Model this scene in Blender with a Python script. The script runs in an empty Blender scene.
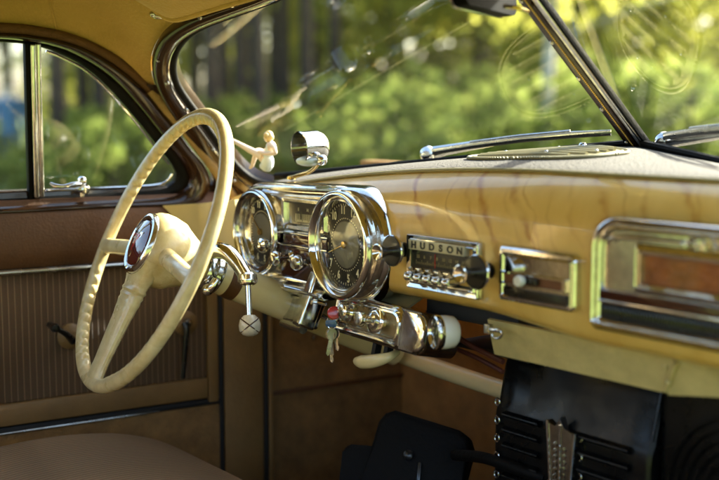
import bpy, bmesh, math, random
import numpy as np
from mathutils import Vector, Matrix, noise
random.seed(7); rng = np.random.default_rng(7)
R = math.radians
scene = bpy.context.scene
COL = scene.collection
V = Vector

# ---------------------------------------------------------------- camera frame (719 x 480 photo units)
FPX = 1100.0
PSI = R(52); PIT = math.atan(125 / FPX)
CF = V((-math.sin(PSI) * math.cos(PIT), math.cos(PSI) * math.cos(PIT), -math.sin(PIT)))
CR = V((math.cos(PSI), math.sin(PSI), 0))
CU = CR.cross(CF)
CAM = V((0.99872, -0.97569, 1.14314))

def ray(px, py): return CF + CR * ((px - 359.5) / FPX) - CU * ((py - 240) / FPX)
def atd(px, py, d): return CAM + ray(px, py) * d
def onp(px, py, p0, n):
    d = ray(px, py); return CAM + d * ((V(p0) - CAM).dot(n) / d.dot(n))
def oY(px, py, y): return onp(px, py, (0, y, 0), V((0, 1, 0)))
def oX(px, py, x): return onp(px, py, (x, 0, 0), V((1, 0, 0)))
def oZ(px, py, z): return onp(px, py, (0, 0, z), V((0, 0, 1)))

# ---------------------------------------------------------------- materials
def mat(name, base, rough=0.5, metal=0.0, var=0.0, vscale=8.0, bump=0.0, bscale=60.0, coat=0.0, rvar=0.0,
        trans=0.0, col2=None, spec=0.5, sub=0.0, detail=4.0, sheen=0.0):
    m = bpy.data.materials.new(name); m.use_nodes = True
    nt = m.node_tree; b = nt.nodes['Principled BSDF']
    b.inputs['Base Color'].default_value = (*base, 1); b.inputs['Roughness'].default_value = rough
    b.inputs['Metallic'].default_value = metal; b.inputs['Coat Weight'].default_value = coat
    b.inputs['Coat Roughness'].default_value = 0.04
    b.inputs['Specular IOR Level'].default_value = spec
    if sheen: b.inputs['Sheen Weight'].default_value = sheen
    if sub:
        b.inputs['Subsurface Weight'].default_value = sub
        b.inputs['Subsurface Radius'].default_value = (0.004, 0.002, 0.001)
    tc = nt.nodes.new('ShaderNodeTexCoord')
    if var or col2:
        n = nt.nodes.new('ShaderNodeTexNoise'); n.inputs['Scale'].default_value = vscale; n.inputs['Detail'].default_value = 6
        n.inputs['Roughness'].default_value = 0.65
        nt.links.new(tc.outputs['Object'], n.inputs['Vector'])
        r = nt.nodes.new('ShaderNodeValToRGB'); r.color_ramp.elements[0].position = 0.3; r.color_ramp.elements[1].position = 0.7
        c2 = col2 or tuple(c * (1 - var) for c in base)
        r.color_ramp.elements[0].color = (*c2, 1); r.color_ramp.elements[1].color = (*base, 1)
        nt.links.new(n.outputs['Fac'], r.inputs['Fac']); nt.links.new(r.outputs['Color'], b.inputs['Base Color'])
    if rvar:
        n2 = nt.nodes.new('ShaderNodeTexNoise'); n2.inputs['Scale'].default_value = 25; n2.inputs['Detail'].default_value = 5
        nt.links.new(tc.outputs['Object'], n2.inputs['Vector'])
        mr = nt.nodes.new('ShaderNodeMapRange'); mr.inputs['From Min'].default_value = 0.35; mr.inputs['From Max'].default_value = 0.75
        mr.inputs['To Min'].default_value = rough; mr.inputs['To Max'].default_value = rough + rvar
        nt.links.new(n2.outputs['Fac'], mr.inputs['Value']); nt.links.new(mr.outputs['Result'], b.inputs['Roughness'])
    if bump:
        n3 = nt.nodes.new('ShaderNodeTexNoise'); n3.inputs['Scale'].default_value = bscale; n3.inputs['Detail'].default_value = detail
        nt.links.new(tc.outputs['Object'], n3.inputs['Vector'])
        bp = nt.nodes.new('ShaderNodeBump'); bp.inputs['Strength'].default_value = bump; bp.inputs['Distance'].default_value = 0.004
        nt.links.new(n3.outputs['Fac'], bp.inputs['Height']); nt.links.new(bp.outputs['Normal'], b.inputs['Normal'])
    return m

def stripe_mat(name, c1, c2, axis, period, width, rough, bumpd=0.0006, warp=0.0, sheen=0.0):
    """woven cloth with fine raised stripes along one object axis"""
    m = mat(name, c1, rough, sheen=sheen); nt = m.node_tree; b = nt.nodes['Principled BSDF']; L = nt.links
    tc = nt.nodes.new('ShaderNodeTexCoord'); sp = nt.nodes.new('ShaderNodeSeparateXYZ'); L.new(tc.outputs['Object'], sp.inputs[0])
    nz = nt.nodes.new('ShaderNodeTexNoise'); nz.inputs['Scale'].default_value = 14; L.new(tc.outputs['Object'], nz.inputs['Vector'])
    ma = nt.nodes.new('ShaderNodeMath'); ma.operation = 'MULTIPLY_ADD'; ma.inputs[1].default_value = warp
    L.new(nz.outputs['Fac'], ma.inputs[0]); L.new(sp.outputs[axis], ma.inputs[2])
    dv = nt.nodes.new('ShaderNodeMath'); dv.operation = 'DIVIDE'; dv.inputs[1].default_value = period; L.new(ma.outputs[0], dv.inputs[0])
    fr = nt.nodes.new('ShaderNodeMath'); fr.operation = 'PINGPONG'; fr.inputs[1].default_value = 0.5; L.new(dv.outputs[0], fr.inputs[0])
    mr = nt.nodes.new('ShaderNodeMapRange'); mr.interpolation_type = 'SMOOTHSTEP'
    mr.inputs['From Min'].default_value = 0.5 - width; mr.inputs['From Max'].default_value = 0.5
    L.new(fr.outputs[0], mr.inputs['Value'])
    n2 = nt.nodes.new('ShaderNodeTexNoise'); n2.inputs['Scale'].default_value = 350; L.new(tc.outputs['Object'], n2.inputs['Vector'])
    mx = nt.nodes.new('ShaderNodeMix'); mx.data_type = 'RGBA'; mx.inputs[6].default_value = (*c1, 1); mx.inputs[7].default_value = (*c2, 1)
    L.new(mr.outputs['Result'], mx.inputs[0])
    mx2 = nt.nodes.new('ShaderNodeMix'); mx2.data_type = 'RGBA'; mx2.blend_type = 'MULTIPLY'; mx2.inputs[0].default_value = 0.35
    L.new(mx.outputs[2], mx2.inputs[6]); L.new(n2.outputs['Color'], mx2.inputs[7]); L.new(mx2.outputs[2], b.inputs['Base Color'])
    bp = nt.nodes.new('ShaderNodeBump'); bp.inputs['Strength'].default_value = 0.8; bp.inputs['Distance'].default_value = bumpd
    L.new(mr.outputs['Result'], bp.inputs['Height']); L.new(bp.outputs['Normal'], b.inputs['Normal'])
    return m

def dash_paint():
    """yellow ivory enamel with wandering brown grain lines near the top"""
    m = mat('grained_dash_enamel', (0.6, 0.4, 0.1), 0.28, coat=0.8, spec=0.5); nt = m.node_tree; b = nt.nodes['Principled BSDF']; L = nt.links
    b.inputs['Coat Roughness'].default_value = 0.06
    N = nt.nodes.new
    tc = N('ShaderNodeTexCoord')
    sp = N('ShaderNodeSeparateXYZ'); L.new(tc.outputs['Object'], sp.inputs[0])
    def ma(op, a, b_=None, c=None):
        n = N('ShaderNodeMath'); n.operation = op
        for k, q in enumerate((a, b_, c)):
            if q is None: continue
            if isinstance(q, (int, float)): n.inputs[k].default_value = q
            else: L.new(q, n.inputs[k])
        return n.outputs[0]
    def noi(scale, detail, vec=None):
        n = N('ShaderNodeTexNoise'); n.inputs['Scale'].default_value = scale; n.inputs['Detail'].default_value = detail
        L.new(vec or tc.outputs['Object'], n.inputs['Vector']); return n.outputs['Fac']
    # long grain streaks running down the face, slanting, each with its own length and strength
    def streaks(freq, slant, thr, wid, off):
        u = ma('MULTIPLY_ADD', sp.outputs[2], slant, sp.outputs[0])
        u = ma('MULTIPLY_ADD', noi(13, 2), .075, u); u = ma('MULTIPLY_ADD', noi(60, 3), .010, u)
        u = ma('MULTIPLY_ADD', u, freq, off)
        cell = ma('FLOOR', u); fr = ma('ABSOLUTE', ma('SUBTRACT', ma('FRACT', u), .5))
        wn = N('ShaderNodeTexWhiteNoise'); wn.noise_dimensions = '1D'; L.new(cell, wn.inputs['W'])
        wv = ma('MULTIPLY', noi(30, 3), wid)
        m_ = N('ShaderNodeMapRange'); m_.interpolation_type = 'SMOOTHSTEP'; L.new(fr, m_.inputs['Value']); m_.inputs['From Min'].default_value = 0; L.new(wv, m_.inputs['From Max']); m_.inputs['To Min'].default_value = 1; m_.inputs['To Max'].default_value = 0
        on = N('ShaderNodeMapRange'); L.new(wn.outputs['Value'], on.inputs['Value']); on.inputs['From Min'].default_value = thr; on.inputs['From Max'].default_value = min(1, thr + .35)
        zlo = ma('MULTIPLY_ADD', wn.outputs['Value'], -.07, .125)
        zm = N('ShaderNodeMapRange'); zm.interpolation_type = 'SMOOTHSTEP'; L.new(ma('SUBTRACT', sp.outputs[2], zlo), zm.inputs['Value']); zm.inputs['From Min'].default_value = -.012; zm.inputs['From Max'].default_value = .03
        brk = N('ShaderNodeMapRange'); L.new(noi(26, 2), brk.inputs['Value']); brk.inputs['From Min'].default_value = .36; brk.inputs['From Max'].default_value = .55; brk.inputs['To Min'].default_value = .25
        return ma('MULTIPLY', ma('MULTIPLY', m_.outputs[0], on.outputs[0]), ma('MULTIPLY', zm.outputs[0], brk.outputs[0]))
    sA = streaks(16, .62, .2, .30, .3); sB = streaks(29, .5, .4, .34, .7)
    class m3: outputs = [ma('MINIMUM', ma('ADD', ma('MULTIPLY', sA, .8), ma('MULTIPLY', sB, .5)), .9)]
    # broad tone variation
    mp2 = N('ShaderNodeMapping'); mp2.inputs['Scale'].default_value = (14, 14, 3); mp2.inputs['Rotation'].default_value = (0, R(20), 0); L.new(tc.outputs['Object'], mp2.inputs['Vector'])
    n4 = N('ShaderNodeTexNoise'); n4.inputs['Scale'].default_value = 1.3; n4.inputs['Detail'].default_value = 8; n4.inputs['Roughness'].default_value = 0.6; L.new(mp2.outputs[0], n4.inputs['Vector'])
    rp = N('ShaderNodeValToRGB'); rp.color_ramp.elements[0].position = 0.3; rp.color_ramp.elements[1].position = 0.72
    rp.color_ramp.elements[0].color = (0.66, 0.405, 0.085, 1); rp.color_ramp.elements[1].color = (0.80, 0.545, 0.155, 1); L.new(n4.outputs['Fac'], rp.inputs['Fac'])
    mx = N('ShaderNodeMix'); mx.data_type = 'RGBA'; mx.inputs[7].default_value = (0.42, 0.175, 0.02, 1)
    L.new(m3.outputs[0], mx.inputs[0]); L.new(rp.outputs[0], mx.inputs[6]); L.new(mx.outputs[2], b.inputs['Base Color'])
    n5 = N('ShaderNodeTexNoise'); n5.inputs['Scale'].default_value = 9; L.new(tc.outputs['Object'], n5.inputs['Vector'])
    bp = N('ShaderNodeBump'); bp.inputs['Strength'].default_value = 0.12; bp.inputs['Distance'].default_value = 0.01; L.new(n5.outputs['Fac'], bp.inputs['Height'])
    L.new(bp.outputs['Normal'], b.inputs['Normal']); L.new(bp.outputs['Normal'], b.inputs['Coat Normal'])
    return m

def glass_mat(name, tint=(0.93, 0.97, 0.93), dust=0.03):
    m = bpy.data.materials.new(name); m.use_nodes = True; nt = m.node_tree; nt.nodes.clear(); L = nt.links; N = nt.nodes.new
    out = N('ShaderNodeOutputMaterial'); tr = N('ShaderNodeBsdfTransparent'); tr.inputs[0].default_value = (*tint, 1)
    gl = N('ShaderNodeBsdfGlossy'); gl.inputs['Roughness'].default_value = 0.0
    fr = N('ShaderNodeFresnel'); 
    ge = N('ShaderNodeNewGeometry'); io = N('ShaderNodeMapRange'); io.inputs['To Min'].default_value = 1.5; io.inputs['To Max'].default_value = 1 / 1.5
    L.new(ge.outputs['Backfacing'], io.inputs['Value']); L.new(io.outputs[0], fr.inputs['IOR'])
    mx = N('ShaderNodeMixShader'); L.new(fr.outputs[0], mx.inputs[0]); L.new(tr.outputs[0], mx.inputs[1]); L.new(gl.outputs[0], mx.inputs[2])
    df = N('ShaderNodeBsdfDiffuse'); df.inputs[0].default_value = (0.6, 0.6, 0.55, 1)
    nz = N('ShaderNodeTexNoise'); nz.inputs['Scale'].default_value = 6; nz.inputs['Detail'].default_value = 8
    tc = N('ShaderNodeTexCoord'); L.new(tc.outputs['Object'], nz.inputs['Vector'])
    mr = N('ShaderNodeMapRange'); mr.inputs['From Min'].default_value = 0.3; mr.inputs['From Max'].default_value = 0.8; mr.inputs['To Min'].default_value = dust * 0.3; mr.inputs['To Max'].default_value = dust * 1.6
    L.new(nz.outputs['Fac'], mr.inputs['Value'])
    vo = N('ShaderNodeTexVoronoi'); vo.inputs['Scale'].default_value = 75; L.new(tc.outputs['Object'], vo.inputs['Vector'])
    vr = N('ShaderNodeMapRange'); vr.inputs['From Min'].default_value = .05; vr.inputs['From Max'].default_value = .10; vr.inputs['To Min'].default_value = dust * 8; vr.inputs['To Max'].default_value = 0; L.new(vo.outputs['Distance'], vr.inputs['Value'])
    ad = N('ShaderNodeMath'); ad.operation = 'ADD'; ad.use_clamp = True; L.new(mr.outputs[0], ad.inputs[0]); L.new(vr.outputs[0], ad.inputs[1])
    m2 = N('ShaderNodeMixShader'); L.new(ad.outputs[0], m2.inputs[0]); L.new(mx.outputs[0], m2.inputs[1]); L.new(df.outputs[0], m2.inputs[2])
    L.new(m2.outputs[0], out.inputs['Surface'])
    return m

def leaf_mat(name, c1, c2, tl):
    m = bpy.data.materials.new(name); m.use_nodes = True; nt = m.node_tree; nt.nodes.clear(); L = nt.links; N = nt.nodes.new
    out = N('ShaderNodeOutputMaterial'); df = N('ShaderNodeBsdfDiffuse'); t = N('ShaderNodeBsdfTranslucent'); mx = N('ShaderNodeMixShader'); mx.inputs[0].default_value = tl
    tc = N('ShaderNodeTexCoord'); nz = N('ShaderNodeTexNoise'); nz.inputs['Scale'].default_value = 1.1; nz.inputs['Detail'].default_value = 5; L.new(tc.outputs['Object'], nz.inputs['Vector'])
    r = N('ShaderNodeValToRGB'); r.color_ramp.elements[0].position = 0.35; r.color_ramp.elements[1].position = 0.65
    r.color_ramp.elements[0].color = (*c1, 1); r.color_ramp.elements[1].color = (*c2, 1); L.new(nz.outputs['Fac'], r.inputs['Fac'])
    L.new(r.outputs[0], df.inputs[0]); L.new(r.outputs[0], t.inputs[0]); L.new(df.outputs[0], mx.inputs[1]); L.new(t.outputs[0], mx.inputs[2]); L.new(mx.outputs[0], out.inputs[0])
    return m

M = {}
M['dash'] = dash_paint()
M['chrome'] = mat('chrome', (0.82, 0.81, 0.78), 0.035, 1.0, rvar=0.2, var=.3, vscale=110, bump=.02, bscale=300)
M['chrome_worn'] = mat('worn_chrome', (0.62, 0.60, 0.56), 0.16, 1.0, rvar=0.2, var=0.35, vscale=90)
M['cream'] = mat('cream_enamel', (0.72, 0.60, 0.31), 0.25, coat=0.4, var=0.10, vscale=12)
M['ivory'] = mat('ivory_plastic', (0.74, 0.63, 0.34), 0.24, coat=0.3, vscale=38, sub=0.1, col2=(0.55, 0.41, 0.17), rvar=.15, bump=.05, bscale=120)
M['ivory_dark'] = mat('aged_crease', (0.30, 0.19, 0.06), 0.5)
M['brown'] = mat('brown_enamel', (0.028, 0.012, 0.005), 0.2, coat=0.2, var=0.25, vscale=20)
M['brown_trim'] = mat('brown_leather', (0.105, 0.040, 0.008), 0.55, var=0.3, vscale=14, bump=0.25, bscale=220)
M['tan_trim'] = mat('tan_leather', (0.21, 0.118, 0.035), 0.5, var=0.25, vscale=14, bump=0.25, bscale=180)
M['kick'] = mat('brown_carpet_panel', (0.25, 0.135, 0.038), 0.9, var=0.5, vscale=22, bump=0.9, bscale=260)
M['pleat'] = stripe_mat('pleated_cloth', (0.105, 0.057, 0.022), (0.27, 0.17, 0.08), 1, 0.0105, 0.13, 0.8, 0.0012)
M['seat'] = stripe_mat('ribbed_seat_cloth', (0.17, 0.10, 0.043), (0.33, 0.215, 0.105), 0, 0.0085, 0.3, 0.85, 0.0015)
M['liner'] = mat('golden_headlining', (0.50, 0.32, 0.10), 0.85, var=0.18, vscale=7, bump=0.6, bscale=200, col2=(0.39, 0.25, 0.06), sheen=0.15)
M['windlace'] = mat('windlace_cloth', (0.32, 0.215, 0.085), 0.8, var=0.3, vscale=60, bump=0.5, bscale=400)
M['windlace_brown'] = mat('brown_windlace_cloth', (0.13, 0.06, 0.018), 0.8, var=0.3, vscale=60, bump=0.5, bscale=400)
M['cowl'] = mat('tan_cowl_vinyl', (0.11, 0.096, 0.076), 0.85, var=0.5, vscale=210, bump=1.0, bscale=230)
M['grille_paint'] = mat('pale_olive_paint', (0.30, 0.26, 0.12), 0.42, var=0.15)
M['black'] = mat('black_enamel', (0.006, 0.006, 0.006), 0.22, coat=0.3, var=0.4, vscale=30, rvar=0.2)
M['heater_black'] = mat('heater_black_enamel', (0.004, 0.004, 0.004), 0.22, spec=.28, rvar=.22, var=.4, vscale=30, bump=.04, bscale=90)
M['black_matt'] = mat('matt_black', (0.008, 0.007, 0.006), 0.65)
M['rubber'] = mat('black_rubber', (0.004, 0.0035, 0.003), 0.6, bump=0.2, bscale=200, spec=.12)
M['mirror_black'] = mat('mirror_black', (0.004, 0.004, 0.004), 0.8, spec=.04)
M['maroon'] = mat('maroon_plastic', (0.045, 0.011, 0.006), 0.12, coat=0.5)
M['red'] = mat('red_enamel', (0.45, 0.02, 0.015), 0.2, coat=0.6)
M['blue'] = mat('blue_enamel', (0.03, 0.10, 0.22), 0.25, coat=0.5)
M['amber'] = mat('amber_plastic', (0.34, 0.10, 0.02), 0.3, var=0.5, vscale=45, bump=0.5, bscale=120, coat=0.3)
M['dial'] = mat('dark_dial', (0.012, 0.011, 0.008), 0.35)
M['dial_disc'] = mat('silver_dial_disc', (0.16, 0.155, 0.12), 0.42, 0.5, var=0.2, vscale=40)
M['numeral'] = mat('cream_numerals', (0.78, 0.74, 0.52), 0.5)
M['scale_paint'] = mat('pale_scale_face', (0.60, 0.56, 0.36), 0.4, var=0.2, vscale=50)
M['ink'] = mat('black_lettering', (0.012, 0.011, 0.010), 0.4)
M['white'] = mat('white_enamel', (0.78, 0.77, 0.70), 0.25, coat=0.4)
M['brass'] = mat('brass', (0.62, 0.43, 0.12), 0.2, 1.0)
M['olive'] = mat('crackled_cream_metal', (0.60, 0.48, 0.19), 0.35, var=0.25, vscale=35, bump=0.45, bscale=70, coat=0.2)
M['glass'] = glass_mat('window_glass', dust=0.035)
M['dialglass'] = glass_mat('dial_glass', (0.98, 0.98, 0.96), 0.012)
M['skin'] = mat('painted_skin', (0.85, 0.68, 0.52), 0.35)
M['hair'] = mat('painted_blond_hair', (0.66, 0.48, 0.20), 0.4)
M['dress'] = mat('painted_pale_blue_dress', (0.74, 0.80, 0.80), 0.4)
M['prism'] = mat('pale_blue_acrylic', (0.55, 0.68, 0.75), 0.08, coat=0.5)
M['bark'] = mat('pine_bark', (0.05, 0.033, 0.022), 0.9, var=0.6, vscale=6, bump=0.8, bscale=14)
M['birch'] = mat('birch_bark', (0.55, 0.52, 0.46), 0.8, var=0.75, vscale=5)
M['leaf_spring'] = leaf_mat('spring_leaves', (0.22, 0.24, 0.04), (0.50, 0.47, 0.09), 0.6)
M['leaf_green'] = leaf_mat('green_leaves', (0.11, 0.15, 0.03), (0.30, 0.33, 0.08), 0.55)
M['leaf_dark'] = leaf_mat('pine_needles', (0.012, 0.026, 0.010), (0.04, 0.058, 0.016), 0.2)
M['grass'] = mat('meadow_grass', (0.15, 0.18, 0.045), 0.9, vscale=0.35, col2=(0.08, 0.11, 0.025), spec=0.1)
M['denim'] = mat('blue_denim', (0.05, 0.13, 0.27), 0.9, var=0.3, vscale=9)
M['jacket'] = mat('light_blue_jacket', (0.09, 0.22, 0.36), 0.85, var=0.3, vscale=7)
M['body'] = mat('cream_car_paint', (0.62, 0.50, 0.24), 0.2, coat=0.8)

# ---------------------------------------------------------------- builders
def smoothpts(pts, k=6):
    pts = [V(p) for p in pts]; out = []
    for i in range(len(pts) - 1):
        p0 = pts[max(i - 1, 0)]; p1 = pts[i]; p2 = pts[i + 1]; p3 = pts[min(i + 2, len(pts) - 1)]
        for j in range(k):
            t = j / k
            out.append(0.5 * ((2 * p1) + (p2 - p0) * t + (2 * p0 - 5 * p1 + 4 * p2 - p3) * t * t + (3 * p1 - p0 - 3 * p2 + p3) * t ** 3))
    out.append(pts[-1].copy()); return out

def frame_from(o, z, xhint=(1, 0, 0)):
    z = V(z).normalized(); x = V(xhint); x = (x - z * x.dot(z)).normalized(); y = z.cross(x)
    m = Matrix((x, y, z)).transposed().to_4x4(); m.translation = V(o); return m

def rrect(x0, x1, y0, y1, r, n=6):
    if not isinstance(r, (list, tuple)): r = [r] * 4
    c = [(x1 - r[0], y1 - r[0], 0, r[0]), (x0 + r[1], y1 - r[1], 90, r[1]), (x0 + r[2], y0 + r[2], 180, r[2]), (x1 - r[3], y0 + r[3], 270, r[3])]
    out = []
    for cx, cy, a, rr in c:
        for i in range(n + 1):
            t = R(a + 90 * i / n); out.append((cx + rr * math.cos(t), cy + rr * math.sin(t)))
    return out

class B:
    def __init__(s, Mx=None): s.bm = bmesh.new(); s.M = Mx or Matrix.Identity(4)
    def v(s, p): return s.bm.verts.new(s.M @ V(p))
    def f(s, vs):
        try: return s.bm.faces.new(vs)
        except ValueError: return None
    def box(s, x0, x1, y0, y1, z0, z1, bev=0.0, seg=2):
        t = bmesh.new(); bmesh.ops.create_cube(t, size=1)
        for q in t.verts: q.co = V(((x0 + x1) / 2 + q.co.x * (x1 - x0), (y0 + y1) / 2 + q.co.y * (y1 - y0), (z0 + z1) / 2 + q.co.z * (z1 - z0)))
        if bev: bmesh.ops.bevel(t, geom=t.edges[:], offset=bev, segments=seg, affect='EDGES', profile=0.6)
        s.add(t); return s
    def add(s, t, Mx=None):
        me = bpy.data.meshes.new('t'); t.to_mesh(me); t.free(); me.transform(s.M @ (Mx or Matrix.Identity(4)))
        s.bm.from_mesh(me); bpy.data.meshes.remove(me); return s
    def tube(s, pts, r, n=12, closed=False, smooth=0, caps=True, flat=1.0):
        if smooth: 
            if closed: pts = list(pts) + [pts[0]]
            rr = r
            k = smooth
            if isinstance(r, (list, tuple)):
                rr = []
                for i in range(len(r) - 1):
                    for j in range(k): rr.append(r[i] + (r[i + 1] - r[i]) * j / k)
                rr.append(r[-1])
            pts = smoothpts(pts, k); r = rr
            if closed: pts = pts[:-1]
        pts = [V(p) for p in pts]; N = len(pts); rings = []; up = None
        for i, p in enumerate(pts):
            a = pts[(i - 1) % N] if closed or i > 0 else p; b = pts[(i + 1) % N] if closed or i < N - 1 else p
            d = (b - a).normalized()
            if up is None:
                up = V((0, 0, 1)) if abs(d.z) < 0.9 else V((1, 0, 0))
            u = (up - d * up.dot(d)).normalized(); up = u; w = d.cross(u)
            rad = r[i] if isinstance(r, (list, tuple)) else r
            rings.append([s.v(p + u * (math.cos(2 * math.pi * j / n) * rad) + w * (math.sin(2 * math.pi * j / n) * rad * flat)) for j in range(n)])
        for i in range(N if closed else N - 1):
            A, C = rings[i], rings[(i + 1) % N]
            for j in range(n): s.f([A[j], A[(j + 1) % n], C[(j + 1) % n], C[j]])
        if caps and not closed: s.f(rings[0][::-1]); s.f(rings[-1])
        return s
    def lathe(s, prof, Mx=None, n=40, cap=True):
        """profile of (r, z) about local z of Mx"""
        Mx = Mx or Matrix.Identity(4); rings = []
        for r, z in prof:
            if r < 1e-6: rings.append([s.v(Mx @ V((0, 0, z)))])
            else: rings.append([s.v(Mx @ V((r * math.cos(2 * math.pi * j / n), r * math.sin(2 * math.pi * j / n), z))) for j in range(n)])
        for A, C in zip(rings[:-1], rings[1:]):
            for j in range(n):
                k = (j + 1) % n
                if len(A) == 1 and len(C) > 1: s.f([A[0], C[k], C[j]][::-1])
                elif len(C) == 1 and len(A) > 1: s.f([A[j], A[k], C[0]])
                elif len(A) > 1: s.f([A[j], A[k], C[k], C[j]])
        if cap:
            if len(rings[0]) > 1: s.f(rings[0][::-1])
            if len(rings[-1]) > 1: s.f(rings[-1])
        return s
    def prism(s, out, z0, z1, Mx=None, bev=0.0):
        """2D outline extruded along local z of Mx"""
        t = bmesh.new(); a = [t.verts.new((x, y, z0)) for x, y in out]; b = [t.verts.new((x, y, z1)) for x, y in out]; n = len(out)
        t.faces.new(a[::-1]); t.faces.new(b)
        for i in range(n): t.faces.new([a[i], a[(i + 1) % n], b[(i + 1) % n], b[i]])
        if bev:
            es = [e for e in t.edges if len({round(v.co.z, 6) for v in e.verts}) == 1 and abs(e.verts[0].co.z - z1) < 1e-6]
            bmesh.ops.bevel(t, geom=es, offset=bev, segments=3, affect='EDGES', profile=0.5)
        bmesh.ops.recalc_face_normals(t, faces=t.faces[:]); return s.add(t, Mx)
    def ringprism(s, o, i, z0, z1, Mx=None):
        """flat ring between outlines o and i with the same number of points"""
        Mx = Mx or Matrix.Identity(4); n = len(o)
        vs = [[s.v(Mx @ V((x, y, z))) for x, y in q] for q, z in ((o, z0), (o, z1), (i, z1), (i, z0))]
        for k in range(4):
            A, C = vs[k], vs[(k + 1) % 4]
            for j in range(n): s.f([A[j], A[(j + 1) % n], C[(j + 1) % n], C[j]])
        return s
    def frame(s, layers, Mx=None):
        """closed loops of points [(outline, z)...] lofted in order: a moulded bezel"""
        Mx = Mx or Matrix.Identity(4); vs = [[s.v(Mx @ V((x, y, z))) for x, y in o] for o, z in layers]; n = len(vs[0])
        for A, C in zip(vs[:-1], vs[1:]):
            for j in range(n): s.f([A[j], A[(j + 1) % n], C[(j + 1) % n], C[j]])
        return s
    def grid(s, rows, closed=False):
        vs = [[s.v(p) for p in r] for r in rows]
        for A, C in zip(vs[:-1], vs[1:]):
            for j in range(len(A) - (0 if closed else 1)):
                k = (j + 1) % len(A); s.f([A[j], A[k], C[k], C[j]])
        return s
    def sphere(s, c, r, n=20, sc=(1, 1, 1)):
        t = bmesh.new(); bmesh.ops.create_uvsphere(t, u_segments=n, v_segments=n // 2 + 2, radius=r)
        return s.add(t, Matrix.Translation(V(c)) @ Matrix.Diagonal((*sc, 1)))
    def text(s, body, size, Mx, ext=0.0003, bold=0.0, sx=1.0):
        cu = bpy.data.curves.new('t', 'FONT'); cu.body = body; cu.size = size; cu.extrude = ext; cu.align_x = 'CENTER'; cu.align_y = 'CENTER'; cu.offset = bold
        o = bpy.data.objects.new('t', cu); COL.objects.link(o); dg = bpy.context.evaluated_depsgraph_get(); dg.update()
        me = bpy.data.meshes.new_from_object(o.evaluated_get(dg)); me.transform(s.M @ Mx @ Matrix.Diagonal((sx, 1, 1, 1))); s.bm.from_mesh(me)
        bpy.data.meshes.remove(me); bpy.data.objects.remove(o); bpy.data.curves.remove(cu); return s
    def thick(s, d):
        bmesh.ops.recalc_face_normals(s.bm, faces=s.bm.faces[:])
        bmesh.ops.solidify(s.bm, geom=s.bm.faces[:], thickness=d); return s

def origin_of(p):
    while p.parent: p = p.parent
    return p.location.copy()

def obj(name, b, m, parent=None, smooth=True, angle=38, label=None, subd=0, recalc=True):
    """links the builder as ONE mesh object; geometry was laid out in world space"""
    bm = b.bm
    bmesh.ops.remove_doubles(bm, verts=bm.verts[:], dist=1e-6)
    if recalc: bmesh.ops.recalc_face_normals(bm, faces=bm.faces[:])
    me = bpy.data.meshes.new(name)
    if parent: bm.transform(Matrix.Translation(-origin_of(parent)))
    else:
        lo = V([min(v.co[i] for v in bm.verts) for i in range(3)]); hi = V([max(v.co[i] for v in bm.verts) for i in range(3)])
        ctr = V(((lo.x + hi.x) / 2, (lo.y + hi.y) / 2, lo.z)); bm.transform(Matrix.Translation(-ctr))
    bm.to_mesh(me); bm.free()
    if smooth:
        me.polygons.foreach_set('use_smooth', [True] * len(me.polygons)); me.set_sharp_from_angle(angle=R(angle))
    me.materials.append(M[m] if isinstance(m, str) else m)
    o = bpy.data.objects.new(name, me); COL.objects.link(o)
    if parent: o.parent = parent
    else: o.location = ctr
    if subd:
        md = o.modifiers.new('sub', 'SUBSURF'); md.levels = subd; md.render_levels = subd
    if label: o['label'] = label
    return o

def thing(name, label, cat, loc, group=None):
    o = bpy.data.objects.new(name, None); COL.objects.link(o); o.location = V(loc); o.empty_display_size = 0.05
    o['label'] = label; o['category'] = cat
    if group: o['group'] = group
    return o
def tag(o, label, cat, group=None):
    o['label'] = label; o['category'] = cat
    if group: o['group'] = group
    return o
def structure(o): o['kind'] = 'structure'; return o

def screw(b, p, n, r=0.0035):
    F = frame_from(p, n, (0.3, 0.5, 0.7)); b.lathe([(r, -0.001), (r, 0.0004), (r * 0.75, r * 0.45), (0, r * 0.6)], F, 12)
# ================================================================= car body round the cabin
def resample(pts, n):
    pts = [V(p) for p in pts]; L = [0.0]
    for a, b in zip(pts[:-1], pts[1:]): L.append(L[-1] + (b - a).length)
    out = []; j = 0
    for i in range(n):
        t = L[-1] * i / (n - 1)
        while j < len(L) - 2 and L[j + 1] < t: j += 1
        out.append(pts[j].lerp(pts[j + 1], (t - L[j]) / max(L[j + 1] - L[j], 1e-9)))
    return out
def curve(pts, n=60, k=6): return resample(smoothpts(pts, k), n)
def mirx(p): return V((-p[0], p[1], p[2]))
def arcloft(b, inner, outer, n, h, steps=6, base=0.0, back=0.012):
    """moulding between two curves, crowned by h along n (toward the cabin), with a returned back"""
    rows = []
    for i in range(steps + 1):
        t = i / steps; s = math.sin(math.pi * t) ** 0.6 * h + base
        rows.append([p.lerp(q, t) + n * s for p, q in zip(inner, outer)])
    rows.insert(0, [p - n * back for p in inner]); rows.append([q - n * back for q in outer])
    b.grid(rows); return b

WA = V((0, .3145, 1.1033)); WTOP = V((0, .0918, 1.2905)); WC = V((-.70, .0775, 1.0264))
NL = (WTOP - WA).cross(WC - WA).normalized()
if NL.y > 0: NL = -NL
NR = V((-NL.x, NL.y, NL.z))
def wl(px, py, off=0.0): return onp(px, py, WA + NL * off, NL)
def wr(px, py, off=0.0): return onp(px, py, WA + NR * off, NR)

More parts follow.
